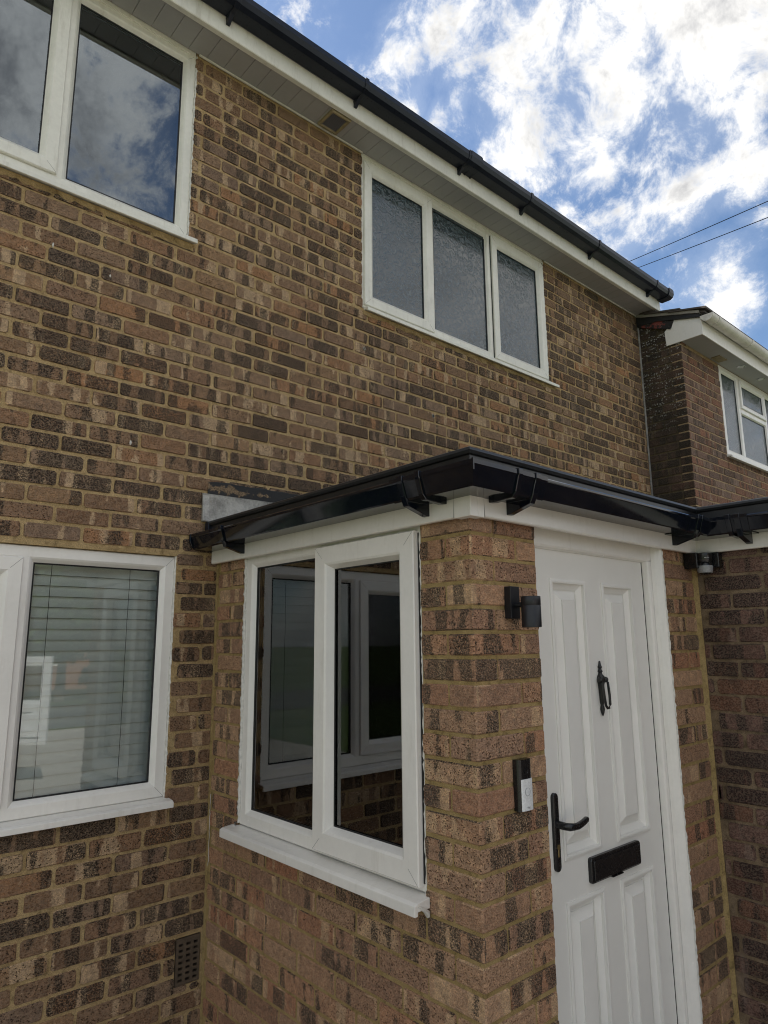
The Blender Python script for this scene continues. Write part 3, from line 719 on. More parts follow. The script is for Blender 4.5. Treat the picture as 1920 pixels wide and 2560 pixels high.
# ---- door
L0, L1, LT, LB, LY = .382, 1.1395, -.083, -2.05, .060
dr = MB()
# frame: jambs and head with rebate, then the cover trim on the hinge side
jp = [(0, .035), (.054, .035), (.060, .040), (.0645, .058), (.0645, .10), (0, .10)]      # (towards opening, depth y)
dr.loft([[(1.210-a, y, z) for a, y in jp] for z in (LB-.02, LT+.004)])
dr.loft([[(.3285+a*.8, y, z) for a, y in jp] for z in (LB-.02, LT+.004)])
dr.loft([[(X, y, -.006-a*1.19) for a, y in jp] for X in (.3285, 1.210)])
door = dr.build('door', WHITE, porch)
MB().loft([[(1.193, .002, z), (1.199, -.003, z), (1.2065, -.003, z), (1.2065, .034, z), (1.176, .034, z), (1.182, .020, z)] for z in (LB-.02, -.007)]).build('cover_trim', WHITE, door)
bead(PF, [(1.2065, -2.0, .001), (1.2065, -.034, .001)], .0055, door, 21, jit=.0022)
bead(PF, [(.329, -2.0, -.030), (.329, -.034, -.030)], .005, door, 22, jit=.003)
PD = lambda u, v, n_: (u, LY-n_, v)
pans = [(.486, .698), (.821, 1.040)]; pz = [(-1.108, -.191), (-1.93, -1.248)]
slab(PD, L0, L1, LB, LT, [(a, b, c, d) for a, b in pans for c, d in pz], -.044, 0).build('leaf', DOOR, door, bevel=.002)
for a, b in pans:
    for c_, d_ in pz:
        prof = [(0, -.020), (-.007, .000), (-.007, .004), (.002, .0065), (.008, .005), (.0086, -.006), (.020, -.012), (.030, -.018), (.0305, -.0215), (.036, -.0215), (.0365, -.018), (.066, -.003), (.0665, .001), (.069, .001)]
        m = MB().ring(PD, a, b, c_, d_, prof, closed=False); i = .069
        m.add([PD(a+i, c_+i, .0005), PD(b-i, c_+i, .0005), PD(b-i, d_-i, .0005), PD(a+i, d_-i, .0005)], [(0, 1, 2, 3)])
        m.build('panel', DOOR, door)
MB().box(L1+.0004, L1+.0050, LY-.0005, LY+.03, LB, LT).build('gasket', GASK, door)
MB().box(L0, L1, LY+.002, LY+.03, LT, LT+.003).build('gasket', GASK, door)
MB().box(.33, 1.205, -.02, .10, -2.09, -2.052).build('threshold', plain('aluminium', (.5, .5, .5), .4, .2, 20, 60, .1, metal=.8), door, bevel=.004)
# handle: long plate, lever, key cylinder
def capsule(P, uc, v0, v1, w, n0, n1, seg=8):
    r = w/2; pts = []
    for k in range(seg+1): a = math.pi*k/seg; pts.append((uc+r*math.cos(a), v1-r+r*math.sin(a)))
    for k in range(seg+1): a = math.pi+math.pi*k/seg; pts.append((uc+r*math.cos(a), v0+r+r*math.sin(a)))
    ins = lambda s_: [(uc+(u-uc)*s_, (v0+v1)/2+(v-(v0+v1)/2)*(1-(1-s_)*w/(v1-v0))) for u, v in pts]
    return MB().loft([[P(u, v, n0) for u, v in pts], [P(u, v, n1-.002) for u, v in pts], [P(u, v, n1) for u, v in ins(.86)]])
hd = capsule(PD, .437, -1.137, -.896, .029, 0, .011).build('handle_plate', SATIN, door, smooth=True)
MB().tube([PD(.437, -.992, .005), PD(.437, -.993, .045), PD(.444, -.994, .054), PD(.462, -.996, .056), PD(.49, -.998, .055), PD(.52, -.994, .053), PD(.545, -.987, .052), PD(.553, -.984, .052)],
          [.013, .012, .0125, .0115, .011, .0105, .010, .005], 12).build('handle_lever', SATIN, door, smooth=True)
MB().lathe(PD(.439, -1.062, .009), (0, -1, 0), [(.0085, 0), (.0085, .004), (.006, .0045)], 14).build('key_cylinder', BRASS, door)
MB().pbox(PD, .4345, .4435, -1.092, -1.064, .010, .0125).build('cylinder_body', BRASS, door, bevel=.002)
# letter plate
def rrect(P, u0, u1, v0, v1, n0, n1, r, ch):
    def pts(i):
        out = []
        for cx, cy, a0 in ((u1-r, v1-r, 0), (u0+r, v1-r, 90), (u0+r, v0+r, 180), (u1-r, v0+r, 270)):
            for k in range(4): a = R(a0+30*k); out.append((cx+(r-i)*math.cos(a), cy+(r-i)*math.sin(a)))
        return out
    return MB().loft([[P(u, v, n0) for u, v in pts(0)], [P(u, v, n1-ch) for u, v in pts(0)], [P(u, v, n1) for u, v in pts(ch)]])
lp = rrect(PD, .617, .945, -1.213, -1.131, 0, .014, .010, .003).build('letter_plate', SATIN, door)
rrect(PD, .630, .932, -1.207, -1.141, .013, .0185, .006, .002).build('letter_flap', SATIN, door)
MB().pbox(PD, .745, .815, -1.2165, -1.2125, .002, .016).build('finger_lip', SATIN, door, bevel=.001)
# knocker: turned back plate with drop ring
kx = .763
kn = MB().lathe((kx, LY-.006, -.676), (0, 0, 1), [(.001, 0), (.006, .012), (.0085, .024), (.0075, .034), (.005, .040), (.007, .046), (.0085, .060), (.0105, .095), (.0125, .115), (.016, .124), (.0175, .134), (.014, .144), (.008, .150), (.0065, .156), (.010, .161), (.0065, .166), (.0055, .171), (.0085, .176), (.0055, .183), (.004, .190), (.0035, .196), (.002, .199)], 12).build('knocker', IRON, door, smooth=True)
ringp = [(kx-.016, LY-.018, -.546), (kx-.018, LY-.024, -.556), (kx-.018, LY-.028, -.60), (kx-.015, LY-.030, -.635), (kx-.004, LY-.030, -.646), (kx+.006, LY-.030, -.645), (kx+.015, LY-.030, -.633), (kx+.018, LY-.028, -.60), (kx+.018, LY-.024, -.556), (kx+.016, LY-.018, -.546)]
MB().tube(ringp, .0048, 8).build('knocker_ring', IRON, door, smooth=True)
for s_ in (-1, 1): MB().lathe((kx+.013*s_, LY-.008, -.545), (s_*.5, -1, 0), [(.009, 0), (.011, .008), (.008, .016), (.003, .019)], 12).build('knocker_boss', IRON, door, smooth=True)
# ---- porch inside
MB().box(.101, GX, .10, D, G+.10, G+.15).build('floor_slab', DARKROOM, porch)
MB().box(.101, GX+.0, .10, D-.001, .03, .09).build('ceiling', WALLW, porch)
MB().box(1.40, 1.44, .101, D-.05, G+.15, .03).build('lining', WALLW, porch)
MB().box(.11, 1.40, D-.045, D-.005, G+.15, .03).build('lining', WALLW, porch)
MB().box(.40, 1.20, D-.062, D-.046, G+.15, -.12).build('inner_door', ROOM, porch, bevel=.003)
# ---- fascia, roof edge, gutter (swept with mitres round the corner)
o_ = .034
def offs(k): return [(-1, 0) if k == 0 else None]
def sweep3(prof, name, mat, parent, d=o_, part='porch', bevel=0, extra=None):
    """porch run: wall end -> outer corner -> inner corner; garage run: inner corner -> towards the street"""
    if part == 'porch': path = [(0, D-.001), (0, 0), (GX, 0)]; of = [(-1, 0), (-1, -1), (-1, -1)]
    else: path = [(GX, 0), (GX, -3.2)]; of = [(-1, -1), (-1, 0)]
    return MB().sweep(path, of, [(n_+d, z) for n_, z in prof]).build(name, mat, parent, bevel=bevel)
FZ = -.030
FP = [(-.020, FZ+.012), (-.020, FZ), (-.004, FZ), (0, FZ+.004), (0, .135), (-.020, .135)]
PG0 = .031
def square_gutter(z0, h=.066, w=.114, t=.003):
    out = [(0, z0+h), (0, z0+.004), (.006, z0), (w*.80, z0), (w*.835, z0+.004), (w-.004, z0+h-.012), (w, z0+h-.010), (w, z0+h-.004), (w-.004, z0+h), (w-.012, z0+h)]
    return out+[(w-.012, z0+h-.004), (w-.009, z0+h-.012), (w*.80-.002, z0+t), (.008, z0+t), (t, z0+.008), (t, z0+h)]
gprof = square_gutter(PG0)
TR = [(.000, .10), (.022, .098), (.026, .101), (.026, .146), (.034, .149), (.039, .158), (.036, .167), (.026, .172), (.0, .175), (-.03, .172), (-.03, .10)]
garage = thing('garage', (2.9, -.8, G), 'old dark red brick garage wall meeting the porch, with black gutter and white fascia', 'garage')
for part, par in (('porch', porch), ('garage', garage)):
    sweep3(FP, 'fascia', WHITE, par, part=part, bevel=.0015)
    sweep3(TR, 'roof_edge_trim', RUB, par, part=part)
    gobj = sweep3(gprof, 'gutter', BLK, par, d=o_+.001, part=part)
    if part == 'porch': pg = gobj
    else: gg = gobj
# corner trim of the fascia
MB().box(-o_-.004, -.004, -o_-.004, .030, FZ-.003, .10).box(-.0041, .026, -o_-.004, -.004, FZ-.003, .10).build('fascia_corner_trim', WHITE, porch, bevel=.002)
MB().tube([(-o_-.0042, .0305, FZ-.002), (-o_-.0005, .0312, .03)], .0012, 5).tube([(.0265, -o_-.0042, FZ-.002), (.0272, -o_-.0005, .03)], .0012, 5).build('trim_seam', SEAMG, porch)
MB().box(GX-o_-.0015, GX-o_+.012, -o_-.014, -o_+.01, FZ+.001, .09).build('fascia_joint_trim', WHITE, porch)
# roof surfaces
MB().box(-.03, GX, -.03, D-.002, .105, .171).build('roof', RUB, porch)
MB().box(GX+.0015, 4.3, -3.2, NY-.01, .105, .1705).build('roof', RUB, garage)
# sleeves and brackets: section along a run direction
def run_piece(kind, at, w, name, parent, prof):
    if kind == 'side': ps = [[(-o_-.001-n_, y, z) for n_, z in prof] for y in (at-w/2, at+w/2)]
    elif kind == 'front': ps = [[(x, -o_-.001-n_, z) for n_, z in prof] for x in (at-w/2, at+w/2)]
    else: ps = [[(GX-o_-.001-n_, y, z) for n_, z in prof] for y in (at-w/2, at+w/2)]
    return MB().loft(ps).build(name, BLK, parent, bevel=.0018)
gz = PG0; gw = .114; gh = .066
sleeve = [(0, gz-.003), (gw*.81, gz-.003), (gw*.86, gz+.003), (gw, gz+gh-.014), (gw+.003, gz+gh-.010), (gw+.003, gz+gh+.003), (gw-.014, gz+gh+.003), (gw-.014, gz+gh), (gw-.001, gz+gh-.003), (gw-.003, gz+gh-.012), (gw*.835, gz+.0042), (gw*.80, gz), (0, gz)]
strap = [(0, gz-.006), (gw*.82, gz-.006), (gw*.89, gz+.003), (gw+.003, gz+gh-.016), (gw+.007, gz+gh-.010), (gw+.007, gz+gh+.007), (gw-.008, gz+gh+.007), (gw-.008, gz+gh), (gw+.0005, gz+gh-.002), (gw-.003, gz+gh-.012), (gw*.835, gz+.0042), (gw*.80, gz), (0, gz)]
wedge = [(-.002, gz-.001), (-.002, gz-.042), (.008, gz-.042), (gw*.80, gz-.018), (gw*.93, gz+.012), (gw*.80, gz-.001)]
slim = [(.0, gz-.014), (.02, gz-.016), (gw*.80, gz-.012), (gw*.93, gz+.004), (gw+.005, gz+gh-.016), (gw+.008, gz+gh-.010), (gw+.008, gz+gh+.008), (gw-.006, gz+gh+.008), (gw-.006, gz+gh), (gw+.0005, gz+gh-.002), (gw-.003, gz+gh-.012), (gw*.835, gz+.0042), (gw*.80, gz), (0, gz)]
def bracket(kind, at, parent):
    b = run_piece(kind, at, .026, 'gutter_bracket', parent, strap); return b, run_piece(kind, at, .024, 'bracket_arm', parent, wedge)
for kind, at, par in (('side', 1.30, pg), ('side', .150, pg), ('front', .150, pg), ('front', 1.255, pg), ('garage', -.26, gg), ('garage', -1.2, gg), ('garage', -2.1, gg)): bracket(kind, at, par)
for kind, at, par in (('side', .070, pg), ('front', .060, pg), ('front', 1.285, pg), ('garage', -.225, gg)): run_piece(kind, at, .020, 'gutter_clip', par, slim)
run_piece('side', 1.44, .28, 'gutter_union', pg, sleeve); run_piece('side', 1.588, .012, 'stop_end', pg, [(0, gz-.004), (.085, gz-.004), (.108, gz+.012), (.119, gz+.036), (.119, gz+gh+.004), (0, gz+gh+.004)])
ang = MB().sweep([(0, .20), (0, 0), (.20, 0)], [(-1, 0), (-1, -1), (0, -1)], [(n_+o_+.001, z) for n_, z in sleeve]).build('gutter_angle', BLK, pg)
MB().sweep([(GX-.32, 0), (GX, 0), (GX, -.30)], [(0, -1), (-1, -1), (-1, 0)], [(n_+o_+.001, z) for n_, z in sleeve]).build('gutter_angle', BLK, pg)
MB().box(-.155, -.150, -.155, -.150, gz+gh-.03, gz+gh+.004).build('angle_stop', BLK, pg)
# ---- lead flashing and tarred course above the porch roof
ld = MB()
lu = [-.093+.05*i for i in range(26)]
ld.loft([[PM(u, .170, .012), PM(u, .185+.004*rng.random(), .010+.004*rng.random()), PM(u, .300+.01*min(1, (u+.093)/1.0), .006+.003*rng.random()), PM(u, .306+.01*min(1, (u+.093)/1.0), .010), PM(u, .309+.01*min(1, (u+.093)/1.0), -.003), PM(u, .170, -.003)] for u in lu])
lead = ld.build('lead_flashing', LEAD, porch, smooth=True)
MB().loft([[PM(u, z_, n_) for z_, n_ in ((.172, .016), (.298, .011), (.304, .014), (.304, .004), (.172, .004))] for u in (-.095, -.062)]).build('lead_lap', LEAD, lead, bevel=.002)
def tar_mat():
    m, t, out = newmat('tarred_brick'); p = worldco(t); x, y, z = t.sep(p)
    f = t.math('ADD', t.math('MULTIPLY', t.noise(p, 26, 4, .65), 1.0), t.math('MULTIPLY', t.math('ABSOLUTE', t.math('SUBTRACT', z, ZO+.338)), 9.0))
    f = t.math('ADD', f, t.mr(x, .04, .30, 0, .25))
    c = t.mix(t.mr(f, .62, .70), t.mix(t.mr(t.noise(p, 160, 3, .7), .4, .6), (.06, .04, .02), (.26, .17, .09)), (.012, .012, .012))
    pbsdf(t, out, c, .7, t.noise(p, 120, 3, .6), .5, .003); return m
rr = random.Random(4); us = [-.068+.04*i for i in range(24)]
MB().loft([[PM(u, .302, .001), PM(u, .306, .005), PM(u, .368+rr.uniform(-.003, .004)-(.006 if i == 0 else 0), .005), PM(u, .374+rr.uniform(-.003, .004)-(.008 if i == 0 else 0), .001)] for i, u in enumerate(us)]).build('tarred_course', tar_mat(), porch)
MB().box(-.075, -.02, D-.035, D-.002, .10, .165).build('roof_edge_end', BLKW, porch, bevel=.003)

# ================================================================== garage
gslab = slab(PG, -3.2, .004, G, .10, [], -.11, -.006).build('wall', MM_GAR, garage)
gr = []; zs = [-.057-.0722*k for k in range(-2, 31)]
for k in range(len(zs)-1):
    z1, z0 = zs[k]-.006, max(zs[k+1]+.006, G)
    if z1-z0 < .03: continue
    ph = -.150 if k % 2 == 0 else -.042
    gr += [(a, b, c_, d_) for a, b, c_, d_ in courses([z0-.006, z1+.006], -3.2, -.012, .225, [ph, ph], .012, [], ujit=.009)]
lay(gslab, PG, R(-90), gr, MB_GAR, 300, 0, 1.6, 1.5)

# ================================================================== neighbour
nb = thing('neighbouring_house', (5.6, 1.6, G), 'red-brown brick house next door with off-white gutter and frosted window', 'house')
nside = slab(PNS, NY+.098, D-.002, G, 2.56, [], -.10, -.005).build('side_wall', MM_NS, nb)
HN = (5.155, 7.2, 1.352, 2.285)
nfront = slab(PNF, NX+.005, 9.5, G, 2.40, [HN], -.098, -.005).build('front_wall', MM_NF, nb)
ns_, nf_ = [], []
k = 0
while 2.56-.0752*k > .1:
    z1, z0 = 2.56-.0752*k-.0058, 2.56-.0752*(k+1)+.0058; odd = k % 2; k += 1
    if z0 < 2.30:
        LX, LYc = (.1025, .215) if odd else (.215, .1025)
        me = uv_mesh('brick', *corner_data(LX, LYc, z1-z0, k+50), MB_NF); me.materials.append(MB_NS)
        for pl in me.polygons: pl.material_index = 1 if pl.normal.x < -.5 else 0
        o = bpy.data.objects.new('brick', me); C.objects.link(o)
        o.location = (NX, NY, (z0+z1)/2+ZO); o.parent = nside if odd else nfront; o.matrix_parent_inverse = Matrix.Translation(-WL[o.parent.name])
    e = NY+(.22 if odd else .1075)
    while e < D-.02:
        a, b = e+.0045, min(e+.2205, D-.006); e += .225
        if b-a > .02: ns_.append((a, b, z0, z1))
    if z1 < 2.32:
        e = NX+(.1075 if odd else .22)
        while e < 9.4:
            nf_ += clip((e+.0058+rng.uniform(-.003, .003), e+.2192+rng.uniform(-.003, .003), z0, z1), [HN]); e += .225
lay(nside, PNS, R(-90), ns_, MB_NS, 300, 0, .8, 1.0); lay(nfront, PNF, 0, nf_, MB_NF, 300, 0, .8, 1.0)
# window: tall light, then top-hung vent over a fixed light, then another
n = -.035; u0, u1, v0, v1 = HN
nw = MB().ring(lambda u, v, k_: PNF(u, v, n+k_), u0+.004, u1-.004, v0+.012, v1-.002, FR).build('window', WHITE, nb)
mp = [(-.032, 0), (-.032, .014), (-.022, .029), (.022, .029), (.032, .014), (.032, 0)]
for c_ in (5.600, 6.310): MB().loft([[PNF(c_+a, v, n+b) for a, b in mp] for v in (v0+.05, v1-.05)]).build('mullion', WHITE, nw)
MB().loft([[PNF(u, 1.905+a, n+b) for a, b in mp] for u in (5.63, 6.28)]).build('transom', WHITE, nw)
rectframe(PNF, 'sash', 5.622, 6.288, 1.930, v1-.045, n+.022, sashprof(.058), WHITE, nw)
for a, b, c_, d_, nn in ((5.20, 5.575, v0+.06, v1-.06, .010), (5.672, 6.238, 1.98, v1-.095, .024), (5.625, 6.285, v0+.06, 1.88, .010), (6.335, 7.14, v0+.06, v1-.06, .010)):
    pane(PNF, a, b, c_, d_, n+nn, FROST, nw); gasket(PNF, a+.008, b-.008, c_+.008, d_-.008, n+nn, nw)
sill(PNF, u0-.02, u1+.02, v0+.006, n-.02, .05, nw, .022)
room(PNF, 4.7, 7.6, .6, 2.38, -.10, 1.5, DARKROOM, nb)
# eaves: soffit, box end, fascia, half-round gutter
NFY = .995; NSZ = 2.286
MB().box(NX+.004, 9.5, NFY+.012, NY+.002, NSZ, NSZ+.012).build('soffit', SOFF, nb)
MB().loft([[(X, NFY-a, z) for a, z in [(0, NSZ-.010), (-.012, NSZ-.010), (-.012, 2.44), (0, 2.44)]] for X in (NX-.006, 9.5)]).build('fascia', WHITE, nb, bevel=.002)
MB().loft([[(X, NFY+.002, NSZ-.006), (X, 1.330, NSZ-.008), (X, 1.338, 2.42), (X, 1.245, 2.505), (X, NFY+.002, 2.438)] for X in (NX-.012, NX-.001)]).build('box_end', WHITE, nb)
hr = [(.0, 2.44)]+[(.056-.056*math.cos(R(a)), 2.438-.056*math.sin(R(a))) for a in range(0, 181, 18)]+[(.106, 2.438)]+[(.056-.052*math.cos(R(a)), 2.438-.052*math.sin(R(a))) for a in range(170, 9, -20)]
ngut = MB().loft([[(X, NFY-.002-a, z) for a, z in hr] for X in (NX-.03, 9.5)]).build('gutter', CREAM, nb, smooth=True)
fullr = [(.056-.060*math.cos(R(a)), 2.438-.060*math.sin(R(a))) for a in range(0, 181, 15)]
MB().loft([[(X, NFY-.002-a, z+.002) for a, z in fullr] for X in (NX-.036, NX-.026)]).build('stop_end', CREAM, ngut, smooth=True)
for x in (NX+.10, 5.20, 5.66, 6.6): MB().loft([[(X, NFY-.002-a, z) for a, z in fullr] for X in (x, x+.035)]).build('gutter_bracket', CREAM, ngut, smooth=True)
for x in (5.41, 5.91, 6.4):
    dl = MB().lathe((x, 1.085, NSZ+.001), (0, 0, -1), [(.042, 0), (.042, .004), (.030, .005)], 20).build('downlight', plain('chrome', (.6, .6, .6), .25, .1, metal=1.0), nb)
    MB().lathe((x, 1.085, NSZ-.0035), (0, 0, -1), [(.026, 0), (.026, .002)], 20).build('lamp_lens', GREYW, dl)
MB().box(4.95, 5.12, 1.10, 1.185, NSZ-.008, NSZ+.002).build('soffit_vent', TAN, nb, bevel=.003)
# roof: verge with mortar bedding, tiles, corbelled tile course
npitch = math.atan2(.19, .62)
nroof = MB().loft([[(X, .955, 2.485), (X, D+3.0, 2.485+(D+3-.955)*.36), (X, D+3.0, 2.455+(D+3-.955)*.36), (X, .955, 2.468)] for X in (NX-.03, 9.5)]).build('roof', TILE, nb)
MB().loft([[(NX-.040, y, z-.036+.006*rng.random()), (NX-.040, y, z-.004), (NX+.02, y, z-.004), (NX+.02, y, z-.036)] for y, z in [(1.0+.06*i, 2.494+(1.0+.06*i-.955)*.30) for i in range(11)]]).build('verge_mortar', CONC, nroof)
for i in range(3):
    y0 = .93+i*.23; z0 = 2.500+(y0-.955)*.30
    for q in range(16):
        x0 = NX-.055+q*.33
        MB().loft([[(X, y0, z0), (X, y0+.34, z0+.34*.25), (X, y0+.34, z0+.34*.25+.014), (X, y0, z0+.018)] for X in (x0, x0+.325)]).build('roof_tile', TILE, nroof)
def corbel_mat():
    m, t, out = newmat('corbel_tile'); p = worldco(t)
    f = t.mr(t.noise(p, 11, 3, .6), .50, .56)
    c = t.mix(f, (.020, .019, .018), (.20, .05, .04))
    l = t.mr(t.noise(p, 60, 3, .6), .66, .72); c = t.mix(l, c, (.55, .54, .50))
    pbsdf(t, out, c, .85, t.noise(p, 120, 3, .6), .4, .003); return m
MB().loft([[(X, 1.585, 2.552), (X, 1.275, 2.425), (X, 1.232, 2.522), (X, 1.585, 2.655)] for X in (NX-.020, NX-.001)]).build('corbel_tile', corbel_mat(), nb, bevel=.003)
MB().loft([[(X, D-.004, 2.56), (X, 1.40, 2.545), (X, 1.0, 2.44), (X, 1.0, 2.47), (X, 1.40, 2.62), (X, D-.004, 2.70)] for X in (NX-.030, NX+.02)]).build('felt_edge', BITU, nb)
MB().box(NX-.014, NX-.002, D-.012, D-.001, .17, 2.60).build('lead_joint', LEAD, nb)

# ================================================================== fittings (things of their own)
# wall light
wlgt = thing('wall_light', (.175, 0, -.36), 'anthracite cylinder downlight fixed high on the porch pier beside the door', 'wall light')
MB().pbox(PF, .151, .195, -.334, -.234, -.0005, .026).build('back_plate', ANTH, wlgt, bevel=.0015)
MB().tube([PF(.175, -.292, .024), PF(.177, -.292, .056)], .008, 12).build('arm', ANTH, wlgt, smooth=True)
lh = MB().lathe((.179, -.080, -.268), (0, 0, -1), [(.029, 0), (.030, .0015), (.030, .0265), (.0292, .0275), (.0292, .0285), (.030, .0295), (.030, .093), (.027, .094), (.027, .080)], 32).build('lamp_body', ANTH, wlgt, smooth=True)
MB().lathe((.179, -.080, -.345), (0, 0, -1), [(.0265, 0), (.0265, .003)], 24).build('lens', GREYW, lh)
# doorbell
db = thing('video_doorbell', (.19, 0, -.90), 'black and white video doorbell screwed to the porch pier', 'doorbell')
def dprof(u0, u1, n1, r=.012):
    pts = [(u0, 0), (u0, n1-r)]
    pts += [(u0+r-r*math.cos(R(a)), n1-r+r*math.sin(R(a))) for a in (30, 60)]
    mid = (u0+u1)/2
    pts += [(u0+r, n1), (mid, n1+.0015), (u1-r, n1)]
    pts += [(u1-r+r*math.cos(R(a)), n1-r+r*math.sin(R(a))) for a in (60, 30)]
    return pts+[(u1, n1-r), (u1, 0)]
X0, X1 = .158, .222
MB().loft([[PF(u, v, n_-.0005) for u, n_ in dprof(X0, X1, .024)] for v in (-.900, -.754)]).build('housing', SATIN, db, smooth=True)
fpn = [(u, n_) for u, n_ in dprof(X0+.006, X1-.001, .0262, .009) if n_ > .015]
MB().loft([[PF(u, v, n_) for u, n_ in fpn]+[PF(u, v, n_-.004) for u, n_ in reversed(fpn)] for v in (-.899, -.810)]).build('faceplate', GREYW, db, smooth=True)
MB().lathe(PF(.190, -.787, .0245), (0, -1, 0), [(.0085, 0), (.0085, .0022), (.0068, .0026), (.006, .0014)], 20).build('camera_lens', SATIN, db, smooth=True)
MB().lathe(PF(.190, -.846, .0268), (0, -1, 0), [(.0118, 0), (.0118, .0014), (.0108, .0014), (.0108, .0005)], 28).build('button_ring', PAPER, db)
MB().lathe(PF(.190, -.846, .0266), (0, -1, 0), [(.0106, 0), (.0106, .0012), (.009, .0016)], 28).build('button', GREYW, db)
def text(s, size, P, u, v, n_, mat, parent, name):
    cu = bpy.data.curves.new(name, 'FONT'); cu.body = s; cu.size = size; cu.extrude = .0002; cu.align_x = 'CENTER'
    to = bpy.data.objects.new('tmp', cu); C.objects.link(to); dg = bpy.context.evaluated_depsgraph_get()
    me = bpy.data.meshes.new_from_object(to.evaluated_get(dg)); bpy.data.objects.remove(to)
    mb = MB(); mb.v = [P(u+x.co.x, v+x.co.y, n_+x.co.z) for x in me.vertices]; mb.f = [tuple(p.vertices) for p in me.polygons]
    return mb.build(name, mat, parent)
text('ring', .0085, PF, .191, -.892, .0280, PAPER, db, 'lettering')
# movement sensor tucked in the corner under the fascia
sn = thing('motion_sensor', (1.44, -.05, -.11), 'black motion sensor with pale lens in the corner under the fascia', 'sensor')
MB().box(1.400, GX+.001, -.002, -.062, -.100, -.0305).build('bracket', SATIN, sn, bevel=.004)
MB().box(1.462, GX+.001, -.060, -.128, -.096, -.0305).build('bracket', SATIN, sn, bevel=.004)
ax = Vector((-1, -.95, 0)).normalized(); sc_ = Vector((1.440, -.074, 0))
MB().lathe((sc_.x, sc_.y, -.031), (0, 0, -1), [(.020, 0), (.033, .004), (.034, .032), (.029, .044), (.034, .050), (.034, .058)], 24).build('head', SATIN, sn, smooth=True)
MB().lathe((sc_.x-.002, sc_.y-.002, -.089), (0, 0, -1), [(.033, 0), (.0315, .020), (.028, .030)], 24).build('lens', LENSG, sn, smooth=True)
MB().lathe((sc_.x+.002, sc_.y+.002, -.117), (0, 0, -1), [(.030, 0), (.024, .006), (.01, .008)], 24).build('base_ring', SATIN, sn, smooth=True)
mk = MB()
for q in range(5):
    tdir = Vector((ax.y, -ax.x, 0)); b_ = Vector((sc_.x, sc_.y, -.056))+ax*.0338+tdir*(-.0085+q*.0042)
    mk.tube([b_+Vector((0, 0, .0018)), b_-Vector((0, 0, .0018))], .0009, 4)
mk.build('lettering', GREYW, sn)
# blinds
def blind(u0, u1, label):
    bl = thing('venetian_blind', ((u0+u1)/2, D+.10, -1.03), label, 'blind', 'window blinds')
    MB().box(u0-.005, u1+.005, D+.075, D+.130, -.065, -.03).build('headrail', SLAT, bl, bevel=.003)
    s0 = None; z = -.092; a_ = R(66)
    while z > -1.02:
        if s0 is None:
            cs = [(-.024, -.0012), (-.012, .0008), (0, .0016), (.012, .0008), (.024, -.0012), (.024, -.0022), (.012, -.0002), (0, .0006), (-.012, -.0002), (-.024, -.0022)]
            cc = [(c1*math.cos(a_)-c2*math.sin(a_), c1*math.sin(a_)+c2*math.cos(a_)) for c1, c2 in cs]
            s0 = MB().loft([[(X, D+.102-p, z-q) for p, q in cc] for X in (u0, u1)]).build('slat', SLAT, bl, smooth=True); o = s0
        else:
            o = s0.copy(); C.objects.link(o); o.location = s0.location+Vector((0, 0, z+.092))
        o.rotation_euler.x = rng.uniform(-.03, .03); z -= .0445
    for x in (u0+.16, u1-.145):
        MB().tube([(x+rng.uniform(-.001, .001), D+.086, -.05-.05*q) for q in range(20)], .0011, 5).build('ladder_cord', GASK, bl)
blind(-.875, -.240, 'white venetian blind hanging behind the fixed pane of the downstairs window')
blind(-1.62, -.905, 'white venetian blind behind the opening casement, mirrored in the porch window')
# overhead wires
def at(px, py, dist): return CAM+pixdir(px, py)*dist
for k, (a, b, lab) in enumerate((((1560, 659), (1990, 470), 'upper overhead cable crossing the sky behind the eaves'), ((1590, 671), (1990, 514), 'lower overhead cable crossing the sky behind the eaves'))):
    A, B = at(*a, 17.0), at(*b, 12.5); A2 = A+(A-B)*1.2; B2 = B+(B-A)*1.5
    pts = [A2.lerp(B2, i/24)-Vector((0, 0, .10*(1-(2*i/24-1)**2)-.085)) for i in range(25)]
    tag(MB().tube(pts, .0065, 6).build('overhead_wire', WIRE), lab, 'cable', 'overhead wires')

# ================================================================== across the drive (seen in the window reflections)
VANW = plain('van_white', (.78, .79, .80), .18, .05, 3, 40, .0)
RED = plain('tail_light_red', (.45, .012, .010), .12, .1)
CLEAR = plain('tail_light_clear', (.6, .6, .6), .15, .1)
TYRE = plain('tyre', (.018, .018, .018), .8, .2)
STEEL = plain('wheel_steel', (.35, .35, .36), .35, .2, metal=.8)
VDARK = plain('van_inside', (.03, .03, .032), .7, .2)
VGL = glass_mat('van_glass', (.25, .28, .28))
van = thing('parked_van', (-.2, -8.6, G), 'white panel van on the drive with one rear door open, seen reflected in the glass', 'van')
x0, x1, yb, yf = -1.05, .74, -6.15, -10.5
side = [(yb, G+.40), (yb, G+1.70), (yb-.10, G+1.84), (yf+1.7, G+1.84), (yf+.95, G+1.22), (yf+.05, G+1.00), (yf, G+.40)]
bd = MB().loft([[(X, y, z) for y, z in side] for X in (x0, x1)])
body = bd.build('body', VANW, van, bevel=.05, seg=3)
MB().box(x0+.14, x1-.14, yb-.004, yb+.008, G+.52, G+1.66).build('load_opening', VDARK, van)
for X, nm in ((x0-.004, 0), (x1-.020, 1)):
    MB().loft([[(Xq, yf+1.66, G+1.72), (Xq, yf+1.10, G+1.24), (Xq, yf+2.05, G+1.24), (Xq, yf+2.05, G+1.72)] for Xq in (X, X+.024)]).build('side_window', VGL, van)
MB().loft([[(X, yf+1.64, G+1.78), (X, yf+1.00, G+1.25), (X, yf+.98, G+1.27), (X, yf+1.62, G+1.81)] for X in (x0+.12, x1-.12)]).build('windscreen', VGL, van)
